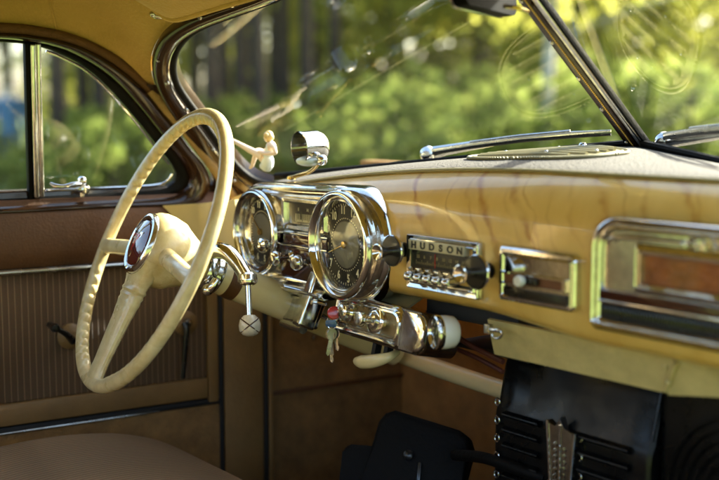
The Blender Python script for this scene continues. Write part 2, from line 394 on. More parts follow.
inn = [(296, -9.5), (276, -3), (240, 10), (215, 19), (200, 26), (187, 35), (178, 47), (174, 62), (176, 78), (184, 93), (203, 119), (222, 145), (240, 167), (256, 179), (272, 184)]
outp = [(284, -17), (262, -11), (228, 1), (205, 9), (186, 17), (170, 27), (159, 38), (153, 54), (154, 72), (162, 92), (180, 121), (203, 152), (226, 183), (242, 197), (262, 203)]
wi = [wl(*p) for p in inn]; wo = [wl(*p, 0.012) for p in outp]
# carry the header on to the middle of the roof and the sill on to the middle of the cowl
def onplane_x(x, s):
    """point of the left pane plane at lateral x, s metres up the slope from the base line"""
    base = WA.lerp(WC, -x / 0.70); up = (WTOP - WA).normalized(); return base + up * s
mid_i = onplane_x(0, 0.338); mid_o = onplane_x(0, 0.372) + NL * 0.012
wi = [mid_i, mid_i.lerp(wi[0], 0.5)] + wi; wo = [mid_o, mid_o.lerp(wo[0], 0.5)] + wo
WI = curve(wi, 90); WO = curve(wo, 90)
# match parameters by nearest so that both curves run side by side
def pair(inner, outer):
    out = []; j = 0
    for p in inner:
        best = min(range(j, min(j + 10, len(outer))), key=lambda k: (outer[k] - p).length); j = best; out.append(outer[best])
    return out

# --- windscreen: frame, panes, divider
ws = thing('windscreen', 'split vee windscreen in a dark brown screwed frame above the dashboard', 'windscreen', (0, .30, 1.09))
for sgn in (1, -1):
    I = WI if sgn > 0 else [mirx(p) for p in WI]; O = WO if sgn > 0 else [mirx(p) for p in WO]; n = NL if sgn > 0 else NR
    b = B(); arcloft(b, I, O, n, 0.016, 8, 0.004, 0.02); fr = obj('frame', b, 'brown', ws)
    if sgn > 0:
        for q in ((158, 60), (167, 83), (186, 110), (213, 150), (234, 181), (200, 17.5), (232, 5)):
            b = B(); screw(b, wl(*q, 0.0245), n, 0.0042); obj('screw', b, 'chrome_worn', fr)
    b = B(); b.tube([p + n * 0.004 for p in I], 0.0062, 10); obj('rubber_seal', b, 'rubber', fr)
    b = B(); b.tube([p.lerp(q, .16) + n * 0.0125 for p, q in zip(I, O)], 0.0023, 8); obj('chrome_bead', b, 'chrome', fr)
    # pane: polygon on the plane, from the divider round the frame and back along the base
    c = WA + n * 0.0
    pl = list(I) + [onplane_x(0, 0.0) if sgn > 0 else mirx(onplane_x(0, 0.0))]
    b = B(); vs = [b.v(p - n * 0.001) for p in pl]; b.f(vs); g = obj('glass_pane', b, 'glass', ws, smooth=False)
    b = B(); bl = [onplane_x(-0.62 * t, 0.004) for t in [i / 20 for i in range(21)]]
    if sgn < 0: bl = [mirx(p) for p in bl]
    b.tube([p + n * 0.002 for p in bl], 0.0055, 8); obj('sill_seal', b, 'rubber', ws)
# divider post, square to the vee
up = (WTOP - WA).normalized(); dn = V((0, up.z, -up.y)); dn = -dn if dn.y > 0 else dn
DM = Matrix((V((1, 0, 0)), up, dn)).transposed().to_4x4(); DM.translation = WA + dn * 0.002
b = B(DM); b.box(-.0165, .0045, -0.02, .36, -.006, .008, .003); div = obj('divider_post', b, 'brown', ws)
b = B(DM); b.prism([(math.cos(t) * .0042 + .0095, math.sin(t) * .009) for t in [2 * math.pi * i / 20 for i in range(20)]], -0.02, .36, Matrix(((1, 0, 0, 0), (0, 0, 1, 0), (0, 1, 0, 0), (0, 0, 0, 1)))); obj('chrome_strip', b, 'chrome', div)
b = B(DM)
for i in range(108): b.sphere((-.003, i * .0033 - .005, .0082), .0017, 8)
obj('beaded_strip', b, 'brass', div)
for yy in (.012, .085, .15, .222, .30):
    b = B(DM); screw(b, (-.0115, yy, .0078), (0, 0, 1), .0035); obj('screw', b, 'chrome_worn', div)
b = B(DM); b.box(-.0195, -.0162, -.02, .36, -.006, .004, .001); b.box(.0132, .0165, -.02, .36, -.006, .004, .001); b.box(.0046, .0056, -.02, .36, -.006, .006); obj('rubber_seal', b, 'rubber', div)

# --- driver's door: lower plane D, leaned window plane U
DA = R(7); DN = V((math.cos(DA), -math.sin(DA), 0)); DP = V((-.75, -.3, 0)); DT = V((math.sin(DA), math.cos(DA), 0))
LEAN = R(13); UN = (DN * math.cos(LEAN) - V((0, 0, 1)) * math.sin(LEAN)).normalized(); UP0 = DP + V((0, 0, 1.012))
def od(px, py, off=0.0): return onp(px, py, DP + DN * off, DN)
def ou(px, py, off=0.0): return onp(px, py, UP0 + UN * off, UN)
def dpt(s, z, off=0.0):           # s metres forward of DP along the door
    return DP + DT * s + V((0, 0, z)) + DN * off
door = thing('car_door', 'brown trimmed door with chrome framed window beside the steering wheel', 'car door', dpt(0, 0.28))
di = [(-420, 214), (-200, 205), (0, 197.5), (43, 195), (120, 191), (160, 188.5), (172, 184.5), (177, 176), (171, 163), (159, 148), (144, 128.5), (124, 104.5), (104, 83), (84, 66.5), (61, 54.5), (40, 47), (0, 42), (-200, 34), (-420, 30)]
do = [(-420, 232), (-200, 222), (0, 213), (43, 211), (120, 207), (176, 206), (201, 200), (210, 184), (205, 166), (189, 146), (168, 117), (143, 87), (117, 66), (92, 50), (66, 40.5), (40, 35), (0, 31), (-200, 23), (-420, 18)]
DI = curve([ou(*p, -.004) for p in di], 110); DO = pair(DI, curve([ou(*p, .006) for p in do], 400))
DO = []
_o = curve([ou(*p, .006) for p in do], 110); DO = _o
b = B(); arcloft(b, [p.lerp(q, .34) for p, q in zip(DI, DO)], DO, UN, 0.016, 8, 0.004, .02); wf = obj('window_frame', b, 'brown', door)
b = B(); arcloft(b, DI, [p.lerp(q, .40) for p, q in zip(DI, DO)], UN, 0.004, 3, 0.0, .012); obj('rubber_channel', b, 'rubber', wf)
b = B(); tr = curve([ou(*p, .003) for p in [(46, 51), (61, 57), (84, 69), (103, 85.5), (123, 107), (143, 131), (158, 150.5), (169, 164)]], 50); b.tube(tr, 0.0022, 8); obj('chrome_edge', b, 'chrome', wf)
b = B(); tr = curve([ou(*p, .002) for p in [(46, 190.5), (110, 187.5), (155, 185), (167, 181), (172, 174)]], 40); b.tube(tr, 0.0020, 8); obj('chrome_sill_edge', b, 'chrome', wf)
# glass: whole opening in two panes split at the chrome post
ga = [ou(*p, -.006) for p in [(36, 196), (120, 192), (161, 189.5), (173, 185.5), (178, 176), (172, 163), (160, 147), (145, 127.5), (125, 103.5), (105, 82), (85, 65.5), (62, 53.5), (36, 45)]]
b = B(); b.f([b.v(p) for p in ga]); obj('vent_window', b, 'glass', door, smooth=False)
gb = [ou(*p, -.009) for p in [(36, 196), (36, 45), (0, 41), (-200, 33), (-420, 29), (-420, 215), (-200, 206), (0, 198.5)]]
b = B(); b.f([b.v(p) for p in gb]); obj('drop_window', b, 'glass', door, smooth=False)
# post between the panes
p0 = ou(38.8, 196.5); p1 = ou(35.0, 43); ax = (p1 - p0).normalized(); sx = ax.cross(UN).normalized()
PM = Matrix((sx, ax, UN)).transposed().to_4x4(); PM.translation = p0; Lp = (p1 - p0).length
if sx.dot(DT) < 0: PM = Matrix((-sx, ax, UN)).transposed().to_4x4(); PM.translation = p0
b = B(PM); b.box(-.0165, -.0095, -.004, Lp, -.012, .004, .001); obj('post_rubber', b, 'rubber', door)
b = B(PM); b.box(-.0092, -.0005, 0, Lp, -.01, .009, .003, 3); b.box(.0012, .0082, 0, Lp, -.01, .006, .0025, 3); b.box(-.004, .005, 0, Lp, -.012, .001); obj('chrome_post', b, 'chrome', door)
# quarter-light latch
b = B(); b.tube([ou(50, 183.5, .012), ou(56, 186, .018), (ou(64, 186.5, .022)), ou(73, 184.5, .02), ou(80, 184, .016)], [.003, .0042, .0035, .0045, .005], 10, smooth=5)
b.lathe([(.0095, 0), (.0095, .012), (.006, .016), (.006, .022), (0, .024)], frame_from(ou(82, 187, .0), UN), 16)
b.tube([ou(82, 179, .01), ou(82, 196, .01)], .0045, 10); b.sphere(ou(82, 180.5, .012), .0075, 12); lt = obj('vent_latch', b, 'chrome', door)

# door boards on plane D: belt leather, chrome strip, pleated cloth, tan border, black line, lower board
sF = (od(219, 390) - DP).dot(DT)           # front edge of the door
sB = -1.25
def panel(b, s0, s1, z0, z1, off0, off1, bev=.004):
    F = Matrix((DT, V((0, 0, 1)), DN)).transposed().to_4x4(); F.translation = DP
    t = B(); b.M = F; b.box(s0, s1, z0, z1, off0, off1, bev); return b
b = panel(B(), sB, sF + .06, .30, 1.02, -.05, -.002); obj('door_shell', b, 'brown', door)
def zof(px, py): return od(px, py).z
b = B(); rows = []
for i in range(9):
    t = i / 8; z = .894 + (1.006 - .894) * t; o = .006 + .012 * math.sin(math.pi * t) ** .5
    rows.append([dpt(sB + (sF + .055 - sB) * j / 24, z, o) for j in range(25)])
rows.insert(0, [p - DN * .012 for p in rows[0]]); rows.append([p - DN * .02 for p in rows[-1]])
b.grid(rows); obj('belt_board', b, 'brown_trim', door)
b = B(); b.tube([dpt(sB, .8925, .012), dpt(sF - .0, .8885, .012)], .0048, 10); obj('chrome_moulding', b, 'chrome_worn', door)
# pleats as relief
zb = .672; zt = .887
sP = (od(206, 380) - DP).dot(DT) 
b = panel(B(), sB, sP, zb, zt, -.001, .005, .002); 
obj('pleated_panel', b, 'pleat', door)
b = panel(B(), sP + .0005, sF - .004, .625, .887, -.001, .011, .005); b2 = panel(b, sB, sP, .634, zb - .0005, -.001, .011, .005); obj('tan_border', b2, 'tan_trim', door)
b = panel(B(), sB, sF, .6215, .6315, -.001, .007, .002); obj('black_piping', b, 'black_matt', door)
b = B(); b.tube([dpt(sB, .6225, .0085), dpt(sF - .12, .6225, .0085)], .0016, 8); obj('silver_piping', b, 'chrome_worn', door)
b = panel(B(), sB, sF - .002, .30, .620, -.001, .008, .004); obj('lower_board', b, 'kick', door)
# window winder and door handle on the pleats
pe = od(70, 336, .006)
b = B(); b.lathe([(.022, 0), (.022, .004), (.016, .009), (.010, .011), (0, .012)], frame_from(pe, DN), 24); wr_ = obj('window_winder', b, 'tan_trim', door)
b = B(); b.tube([od(73, 341, .014), od(66, 334, .03), od(50, 324.5, .036)], [.007, .005, .0042], 10, smooth=4); b.lathe([(.0055, .0), (.0055, .022), (.0075, .03), (.006, .036), (0, .037)], frame_from(od(50, 325, .03), DN), 14); obj('crank_arm', b, 'black', wr_)
pe = od(185, 323, .006)
b = B(); b.lathe([(.022, 0), (.022, .004), (.015, .009), (.009, .011), (0, .012)], frame_from(pe, DN), 24); dh = obj('door_handle', b, 'tan_trim', door)
b = B(); b.lathe([(.009, 0), (.009, .012), (.006, .018), (0, .02)], frame_from(od(185, 322, .012), DN), 16); obj('handle_boss', b, 'chrome', dh)
b = B(); b.tube([od(185, 323, .03), od(186.5, 330, .034), od(185, 352, .032), od(183, 378, .03)], [.006, .0055, .005, .004], 10, smooth=4); obj('lever', b, 'black', dh)

# --- pillar, windlace, kick board, firewall, floor
b = B()
po = [ou(*p, .0) for p in [(143, 84), (168, 115), (189, 144), (206, 165), (211, 184), (206, 200)]]
pq = [wl(*p, .004) for p in [(160, 85), (178, 117), (200, 147), (218, 172), (232, 190), (242, 199)]]
PO = curve(po, 30); PQ = curve(pq, 30)
b.grid([[p - UN * .03 for p in PO], [p.lerp(q, 0.15) + V((.004, -.004, 0)) for p, q in zip(PO, PQ)], [p.lerp(q, .5) + V((.006, -.012, 0)) for p, q in zip(PO, PQ)], [p.lerp(q, .85) + V((.004, -.004, 0)) for p, q in zip(PO, PQ)], PQ])
pil = obj('pillar', b, 'brown', None); tag(pil, 'dark brown windscreen pillar between the door window and the windscreen', 'pillar')
wlp = [(-420, 13), (-200, 19), (0, 28), (40, 32), (70, 38.5), (98, 50), (122, 64.5), (150, 90)]
wl2 = [(150, 90), (164, 106), (185, 130), (210, 162), (227, 188), (240, 207)]
b = B(); b.tube(curve([ou(*p, .010) for p in wlp], 70), .0085, 10); wlo = obj('windlace', b, 'windlace_brown', None); tag(wlo, 'brown cloth piping arching over the door window', 'piping')
def blend(i, n): return i / (n - 1)
pts = []
for i, p in enumerate(wl2):
    t = i / (len(wl2) - 1); a = ou(*p, .012); c = wl(*p, .03); pts.append(a.lerp(c, t * .6))
b = B(); b.tube(curve(pts, 50), .0095, 12); w2 = obj('windlace', b, 'windlace', None); tag(w2, 'tan cloth piping running down the windscreen pillar behind the wheel rim', 'piping')

# kick board ahead of the door with its seams
s1 = .86
b = panel(B(), sF + .006, s1, .25, 1.0, -.04, -.004, .002); kb = obj('kick_board', b, 'kick', None); tag(kb, 'brown carpeted kick board in the dark footwell ahead of the door', 'kick board')
for s_, z_ in ((sF + .20, .42), (sF + .20, .72), (sF + .46, .45), (sF + .46, .70), (sF + .70, .58)):
    b = B(); screw(b, dpt(s_, z_, -.0015), DN, .006); obj('screw', b, 'chrome_worn', kb)
b = panel(B(), sF + .08, s1, .618, .626, -.004, .001, .002); obj('carpet_seam', b, 'brown_trim', kb)
kp = thing('trim_strip', 'black edged trim strip standing between the door and the footwell', 'trim strip', dpt(sF + .05, .27))
sS = (od(268, 400) - DP).dot(DT)
b = panel(B(), sF + .009, sS - .012, .27, .90, -.003, .006, .003); obj('trim_board', b, 'tan_trim', kp)
b = panel(B(), sS - .011, sS - .004, .27, .90, -.003, .010, .002); b = panel(b, sF - .001, sF + .0075, .27, .90, -.003, .004, .001); obj('black_edge', b, 'black_matt', kp)
b = panel(B(), sS - .003, sS + .006, .27, .86, -.003, .012, .003); obj('tan_edge', b, 'tan_trim', kp)
yF = (od(403, 400)).y
b = B(); b.box(-.80, .70, yF, yF + .03, .2, 1.05); fw = obj('firewall', b, mat('brown_felt', (0.29, 0.145, 0.038), 0.9, var=0.45, vscale=13, bump=.4, bscale=250), None); tag(fw, 'brown felt covered firewall at the end of the footwell', 'firewall')
b = B(); b.box(-.95, .95, -1.6, yF, .20, .25); fl = obj('cabin_floor', b, 'kick', None); structure(fl)

# --- headlining
def dcurve_pt(v):  # v 0 at pillar, 1 far back
    pass
side = curve([ou(*p, .012) for p in [(156, 92), (150, 88.5), (122, 62.5), (98, 48.5), (70, 37), (40, 30.5), (0, 26.5), (-200, 16), (-420, 8)]], 60)
side = [p + V((0.002, 0, 0)) for p in side]
last = side[-1]; side = curve(side + [last + V((-.0, -.35, -.0)), last + V((.01, -.7, -.02))], 70)
hd = [wl(*p, .014) for p in [(156, 92), (152, 78), (150, 66), (151, 52), (158, 36.5), (170, 25), (187, 14.5), (206, 6.5), (229, -1.5), (262, -13)]]
hd = hd + [mid_o + NL * .004, ]
left = curve(hd, 40); front = left + [mirx(p) for p in left[::-1][1:]]
nU = len(front); nVv = 56
side = resample(side, nVv)
back = []
zb_ = side[-1].z; xb = side[-1].x; yb = side[-1].y
for i in range(nU):
    x = xb + (-2 * xb) * i / (nU - 1); u = i / (nU - 1); back.append(V((x, yb, zb_ + .13 * (4 * u * (1 - u)) ** .5)))
rows = []
for j in range(nVv):
    v = j / (nVv - 1); row = []
    for i in range(nU):
        u = i / (nU - 1); Fp = front[i]; Bp = back[i]; Lp_ = side[j]; Rp = mirx(side[j])
        c = Fp * (1 - v) + Bp * v + Lp_ * (1 - u) + Rp * u - (front[0] * (1 - u) * (1 - v) + front[-1] * u * (1 - v) + back[0] * (1 - u) * v + back[-1] * u * v)
        e = (4 * u * (1 - u)) ** .45 * (4 * v * (1 - v)) ** .5
        # the lining bellies out above the door and sags a little between its seams
        p = c + V((0, 0, .05 * e)) + V((-.03, 0, .012)) * (math.exp(-((u - .10) / .09) ** 2) * min(1, v * 8) * min(1, (1 - v) * 6)) * (1 if u < .5 else 0)
        wr0 = math.exp(-((v - .10) / .12) ** 2) * math.exp(-((u - .05) / .06) ** 2)
        p += V((1, -.3, -.3)) * (noise.noise(V((p.x * 22, p.y * 22, p.z * 26))) * (.004 + .009 * wr0) * min(1, 12 * v, 14 * u))
        row.append(p)
    rows.append(row)
b = B(); b.grid(rows); hl = obj('headliner', b, 'liner', None, angle=80); tag(hl, 'golden cloth headlining stretched under the roof', 'headliner')
# seam welt at the photo's seam
def row_at(px):
    best = min(range(nVv), key=lambda j: abs(prj(rows[j][3])[0] - px)); return best
def prj(p):
    q = V(p) - CAM; z = q.dot(CF); return (359.5 + FPX * q.dot(CR) / z, 240 - FPX * q.dot(CU) / z)
jr = row_at(42)
b = B(); b.tube([p + V((0, 0, -.001)) for p in rows[jr]], .0022, 8); obj('seam_welt', b, 'liner', hl)
# roof skin above
b = B(); b.grid([[p + V((0, 0, .03)) for p in r] for r in rows]); ro = obj('car_roof', b, 'body', None, angle=80); tag(ro, 'cream steel roof of the car over the headlining', 'car roof')

# --- sun visor folded up against the header
vis = thing('sun_visor', 'golden cloth sun visor folded up at the top of the windscreen', 'sun visor', wl(200, 5, .05))
vq = [(142, -14), (150, 4), (160, 14), (172, 19.5), (186, 17.5), (214, 9), (252, -2), (300, -16), (330, -30)]
VQ = curve([wl(*p, .034) for p in vq], 40); back_dir = V((.05, -.16, .075))
rowsv = []
for k in range(7):
    t = k / 6; rowsv.append([p + back_dir * t + NL * (.008 * math.sin(math.pi * t)) for p in VQ])
b = B(); b.grid(rowsv); b.thick(.008); obj('visor_board', b, 'liner', vis)
b = B(); b.tube(VQ, .0045, 8); obj('edge_binding', b, 'liner', vis)
b = B(); b.tube([wl(151, 13, .03), wl(156, 16, .036), wl(163, 17, .034), wl(169, 18, .02)], [.003, .0045, .003, .0045], 10, smooth=4); b.sphere(wl(153, 14, .036), .005, 10); obj('visor_bracket', b, 'chrome_worn', vis)

# --- rear-view mirror on its arm
mr_ = thing('rear_view_mirror', 'black backed rear view mirror hanging on a brass arm from the windscreen post', 'mirror', atd(485, 2, 1.34))
Fm = frame_from(atd(482, -14, 1.30), V((-.90, -.42, -.08)), (.42, -.90, 0))
b = B(Fm); b.prism(rrect(-.088, .088, -.030, .030, .016), -.012, .006, None, .004); mb = obj('mirror_case', b, 'mirror_black', mr_)
b = B(Fm); b.ringprism(rrect(-.089, .089, -.031, .031, .016), rrect(-.0865, .0865, -.0285, .0285, .014), .0045, .0072); obj('chrome_rim', b, 'chrome', mb)
b = B(Fm); b.prism(rrect(-.0865, .0865, -.0285, .0285, .014), .0062, .0068); obj('mirror_glass', b, mat('mirror_glass', (.16, .17, .17), .02, 1.0), mb)
b = B(); b.tube([atd(505, 6, 1.31), atd(520, 8.4, 1.27), WTOP + dn * .012 + V((-.004, 0, -.006))], [.003, .0024, .0028], 10, smooth=3); obj('mirror_arm', b, 'brass', mr_)

# --- wipers outside the glass
def wiper(name_label, P, blade, arm):
    t = thing('windscreen_wiper', name_label, 'wiper', P)
    b = B(); b.tube(blade, [.0034] * (len(blade) - 1) + [.0018], 8, flat=.6); b.tube([p + V((0, 0, .0042)) for p in blade[1:-1]], .0020, 8); obj('blade', b, 'chrome_worn', t)
    b = B(); b.tube([p - V((0, 0, .005)) for p in blade], .0022, 6); obj('rubber_edge', b, 'rubber', t)
    b = B(); b.tube(arm, [.011, .0085, .006, .0045][:len(arm)], 10, flat=.5); b.sphere(arm[0], .014, 14); obj('wiper_arm', b, 'chrome', t)
O_ = -.022
wiper('chrome wiper lying along the foot of the left windscreen pane', wl(432, 153, O_),
      [wl(432, 150.5, O_), wl(470, 144.5, O_), wl(520, 138, O_), wl(570, 133.5, O_), wl(611, 130.8, O_)],
      [wl(428, 154, O_), wl(446, 150, O_ - .004), wl(500, 141, O_ - .012), wl(545, 135.6, O_ - .009)])
wiper('chrome wiper resting on the right windscreen pane beside the post', wr(668, 141, O_),
      [wr(664, 134.5, O_), wr(690, 131, O_), wr(719, 128, O_), wr(770, 124, O_)],
      [wr(664, 141, O_), wr(690, 138.5, O_ - .004), wr(730, 133, O_ - .012), wr(760, 126, O_ - .009)])

# --- hood outside
b = B(); rows_h = []
for i in range(17):
    t = i / 16; r = []
    for j in range(33):
        x = -.85 + 1.7 * j / 32; yb0 = .345 - .30 * abs(x) ** 1.05
        y = yb0 + (1.75 - yb0) * t; z = 1.03 - .085 * abs(x) ** 1.3 - .045 * t - .13 * t ** 3 - .10 * max(0, abs(x) - .6)
        r.append(V((x, y, z)))
    rows_h.append(r)
b.grid(rows_h); b.thick(.01); hd_ = obj('car_hood', b, 'body', None); tag(hd_, 'cream car hood stretching ahead of the windscreen', 'car hood')

# --- right hand side of the cabin: open doorway, so only the pillar stub and sill; rear seat back
b = B(); b.box(-.66, .72, -1.62, -1.42, .25, 1.05, .06, 4); rs = obj('seat_bench', b, mat('tan_wool_cloth', (.46, .33, .16), .85, var=.2, bump=.3, bscale=300), None); tag(rs, 'tan wool rear seat back across the cabin', 'seat')
b = B(); F = Matrix((DT, V((0, 0, 1)), DN)).transposed().to_4x4(); F.translation = DP; b.M = F; b.box(-1.36, -.78, .30, 1.30, -.06, .02, .01, 2)
qp = obj('quarter_panel', b, bpy.data.materials['tan_wool_cloth'], None); tag(qp, 'tan cloth covered cabin side behind the driver door', 'side panel')
b = B(); b.box(.70, .74, -.02, yF, .25, 1.0, .01); rk = obj('side_board', b, 'kick', None); tag(rk, 'brown kick board on the passenger side under the dashboard end', 'kick board')

# --- front bench seat
seat = thing('bench_seat', 'brown ribbed cloth front bench seat below the steering wheel', 'seat', (-.30, -.55, .30))
rows_s = []
prof = [(-.075, .30), (-.060, .42), (-.060, .50), (-.075, .545), (-.105, .58), (-.15, .612), (-.20, .633), (-.26, .648), (-.34, .656), (-.44, .654), (-.60, .64), (-.80, .62), (-.98, .60)]
prof = [(p.x, p.y) for p in smoothpts([(a, c, 0) for a, c in prof], 4)]
for i in range(61):
    x = -.66 + 1.28 * i / 60
    e = min(1, (x + .66) / .10, (.62 - x) / .10); drop = .06 * (1 - max(0, e)) ** 2.2
    rows_s.append([V((x, y, z - drop)) for y, z in prof])
b = B(); b.grid(rows_s); obj('cushion', b, 'seat', seat, angle=70)
# ================================================================= dashboard
def DFr(x, y, z):
    m = Matrix(((1, 0, 0, x), (0, 0, -1, y), (0, 1, 0, z), (0, 0, 0, 1))); return m
def crest(x): 
    d = max(0, .10 - x); e = max(0, x - .36); return 1.074 - .13 * d * d - .25 * e * e
YD = -.012                                    # plane of the instruments on the dash face
dash = thing('dashboard', 'yellow ivory dashboard with fine brown grain lines and tan vinyl top', 'dashboard', (0, .05, .88))
xs = [-.655 + 1.29 * i / 90 for i in range(91)]
def face_prof(x):
    zc = crest(x); s_ = min(1, max(0, (x + .02) / .22)); dz = -.014 * s_ * s_ * (3 - 2 * s_)
    return [(.066, zc + .003), (.056, zc + .0045), (.044, zc + .002), (.030, zc - .005), (.016, zc - .016), (.004, zc - .032), (-.004, zc - .052), (-.0085, zc - .078), (-.0105, zc - .105),
            (-.010, .935 + dz * .2), (-.0075, .918 + dz * .7), (-.001, .904 + dz), (.010, .895 + dz), (.026, .890 + dz), (.05, .889 + dz), (.09, .892 + dz)]
rows = []
for x in xs:
    pr = [(q.x, q.y) for q in smoothpts([(a, c, 0) for a, c in face_prof(x)], 4)]
    rows.append([V((x, y, z)) for y, z in pr])
b = B(); b.grid(rows); obj('dash_panel', b, 'dash', dash, angle=60)
# tan vinyl cowl between the crest and the glass
rows = []
for i in range(91):
    x = -.60 + 1.20 * i / 90; base = onplane_x(-abs(x), -.012); f0 = V((x, .036, crest(x) + .0008)); b0 = V((x, max(base.y + .02, .07), base.z + .0))
    r = []
    for j in range(25):
        t = j / 24; p = f0.lerp(b0, t); p.z += .011 * math.sin(math.pi * min(1, t * 1.02)) ** .6 * min(1, .25 + max(0, b0.y - .06) / .15); r.append(p)
    rows.append(r)
def cowl_z(x, y):
    base = onplane_x(-abs(x), -.012); by = max(base.y + .02, .07); t = (y - .036) / (by - .036); z0 = crest(x) + .0008
    return z0 + (base.z - z0) * t + .011 * math.sin(math.pi * min(1, max(0, t) * 1.02)) ** .6 * min(1, .25 + max(0, by - .06) / .15)
b = B(); b.grid(rows); ct = obj('cowl_top', b, 'cowl', dash, angle=70)
b = B(); b.tube([V((x, .0355, crest(x) + .0006)) for x in [-.58 + 1.16 * i / 60 for i in range(61)]], .0028, 8); obj('edge_bead', b, 'grille_paint', ct)
# cream flange at the driver's end
b = B(); q = [od(168, 205, .016), od(204, 203, .022), oY(240, 199, .0), oY(250, 268, .0), od(206, 243, .016)]
vs = [b.v(p) for p in q]; b.f(vs); b.thick(.012); obj('end_flange', b, 'cream', dash)

# --- louvred grille on the cowl
gx, gy = -.040, .160; ga_, gb_ = .118, .066
def gp(u, v, h=0.0): x = gx + u; y = gy + v; return V((x, y, cowl_z(x, y) + h))
gr = thing('defroster_grille', 'pale oval louvred grille with studs let into the tan dashboard top', 'grille', gp(0, 0))
def sup(t, a, c, e=.75): return (math.copysign(abs(math.cos(t)) ** e, math.cos(t)) * a, math.copysign(abs(math.sin(t)) ** e, math.sin(t)) * c)
b = B(); ring = [sup(2 * math.pi * i / 72, ga_, gb_) for i in range(72)]
b.grid([[gp(u * .0, v * .0, .002) for u, v in ring], [gp(u * .5, v * .5, .002) for u, v in ring], [gp(u * .97, v * .97, .003) for u, v in ring], [gp(u, v, .001) for u, v in ring]], closed=True); obj('base_plate', b, 'grille_paint', gr)
b = B(); b.tube([gp(u * .965, v * .965, .0022) for u, v in ring], .0020, 8, closed=True); obj('rim', b, 'grille_paint', gr)
b = B()
for k in range(6):
    b = B(); v = -.046 + k * .0184; w = ga_ * .86 * (1 - abs(v / gb_) ** 2.6) ** .4
    b.tube([gp(-w + 2 * w * i / 20, v, .0030) for i in range(21)], .0034, 8, flat=1.0); obj('louvre', b, 'grille_paint', gr)
b = B()
for i in range(190):
    u, v = sup(2 * math.pi * i / 190, ga_ * 1.03, gb_ * 1.05); b.sphere(gp(u, v, .002), .0026, 8)
obj('stud_edge', b, 'grille_paint', gr)
for u, v in ((-.075, 0), (.03, -.03), (.03, .045), (.09, .0), (-.02, .05)):
    b = B(); b.sphere(gp(u, v, .0045), .0026, 10); obj('screw', b, 'chrome', gr)
b = B(); b.lathe([(.0065, 0), (.0065, .006), (.004, .010), (0, .011)], frame_from(V((-.055, .255, cowl_z(-.055, .255))), (0, 0, 1)), 16); o = obj('chrome_button', b, 'chrome', None); tag(o, 'small round chrome button on the dashboard top at the foot of the post', 'button')

# --- chrome instrument cluster
GX, GZ, GRr = -.256, .957, .0785              # right dial
LX, LZ, LR = -.488, .956, .069                # left dial
cl = thing('instrument_cluster', 'chrome instrument cluster with two round dials and a wide gauge between', 'instruments', (-.36, 0, .88))
# fascia outline: long hood with a half round right end
def hood(grow, n=18):
    xr = GX + .008; r = .0835 + grow; out = []
    for i in range(n + 1):
        t = R(-88 + 176 * i / n); out.append((xr + r * math.cos(t), GZ + r * math.sin(t)))
    xl = LX; rl = .078 + grow
    for i in range(n + 1):
        t = R(92 + 176 * i / n); out.append((xl + rl * math.cos(t), LZ + rl * math.sin(t)))
    return out
F0 = DFr(0, 0, 0)
b = B(); b.frame([(hood(.002), -.02), (hood(.002), .008), (hood(.0), .014), (hood(-.004), .0185), (hood(-.010), .0195), (hood(-.016), .0165), (hood(-.021), .011)], F0)
vs = [b.v(F0 @ V((x, y, .011))) for x, y in hood(-.021)]; b.f(vs)
obj('fascia', b, 'chrome', cl)
def dial(cx, cz, r, zf, digits, start, step, name, fs, needle, disc):
    A = DFr(cx, 0, cz) @ Matrix.Rotation(R(-4), 4, 'Y')
    b = B(); b.lathe([(r * .955, .006), (r * .965, zf * .5), (r * .985, zf * .72), (r * 1.015, zf * .82), (r * 1.02, zf - .006), (r * 1.005, zf - .002), (r * .975, zf), (r * .935, zf + .001), (r * .90, zf - .002), (r * .87, zf - .008), (r * .845, zf - .008), (r * .82, zf - .006), (r * .80, zf - .010), (r * .775, zf - .022)], A, 64, cap=False)
    g = obj(name, b, 'chrome', cl)
    zf2 = zf - .018
    b = B(); b.lathe([(r * .79, zf2), (0, zf2)], A, 48); obj('dial_face', b, 'dial', g)
    b = B(); b.lathe([(r * disc, zf2 + .0004), (r * disc * .96, zf2 + .0016), (r * .2, zf2 + .0022), (0, zf2 + .0022)], A, 40); obj('centre_disc', b, 'dial_disc', g)
    b = B()
    for k, s_ in enumerate(digits):
        a = R(start - step * k); rr = r * .635
        b.text(s_, fs, A @ Matrix.Translation((rr * math.cos(a), rr * math.sin(a), zf2 + .0006)), .0003, .0004, .8)
    for k in range(60):
        a = 2 * math.pi * k / 60; L_ = .0028 if k % 5 else .0042
        t = A @ Matrix.Rotation(a, 4, 'Z'); bb = B(t); bb.box(r * .76 - L_, r * .76, -.0005, .0005, zf2 + .0003, zf2 + .0007); me = bpy.data.meshes.new('t'); bb.bm.to_mesh(me); b.bm.from_mesh(me); bpy.data.meshes.remove(me)
    for k in range(48):
        a = 2 * math.pi * k / 48
        b.lathe([(.0011, zf2 + .0005), (0, zf2 + .0006)], A @ Matrix.Translation((r * (disc + .045) * math.cos(a), r * (disc + .045) * math.sin(a), 0)), 8)
    obj('numerals', b, 'numeral', g)
    b = B(A @ Matrix.Rotation(R(needle), 4, 'Z')); b.box(-.006, r * .56, -.0009, .0009, zf2 + .003, zf2 + .0042, .0003); b.lathe([(.0055, zf2 + .0022), (.005, zf2 + .006), (0, zf2 + .0065)], None, 20); obj('needle', b, 'brass', g)
    b = B(); b.lathe([(r * .80, zf - .0100), (r * .4, zf - .0078), (0, zf - .007)], A, 40, cap=False); obj('dial_glass', b, 'dialglass', g)
    return g
dial(GX, GZ, GRr, .037, ['12', '1', '2', '3', '4', '5', '6', '7', '8', '9', '10', '11'], 68, 30, 'speedometer', .0165, 200, .44)
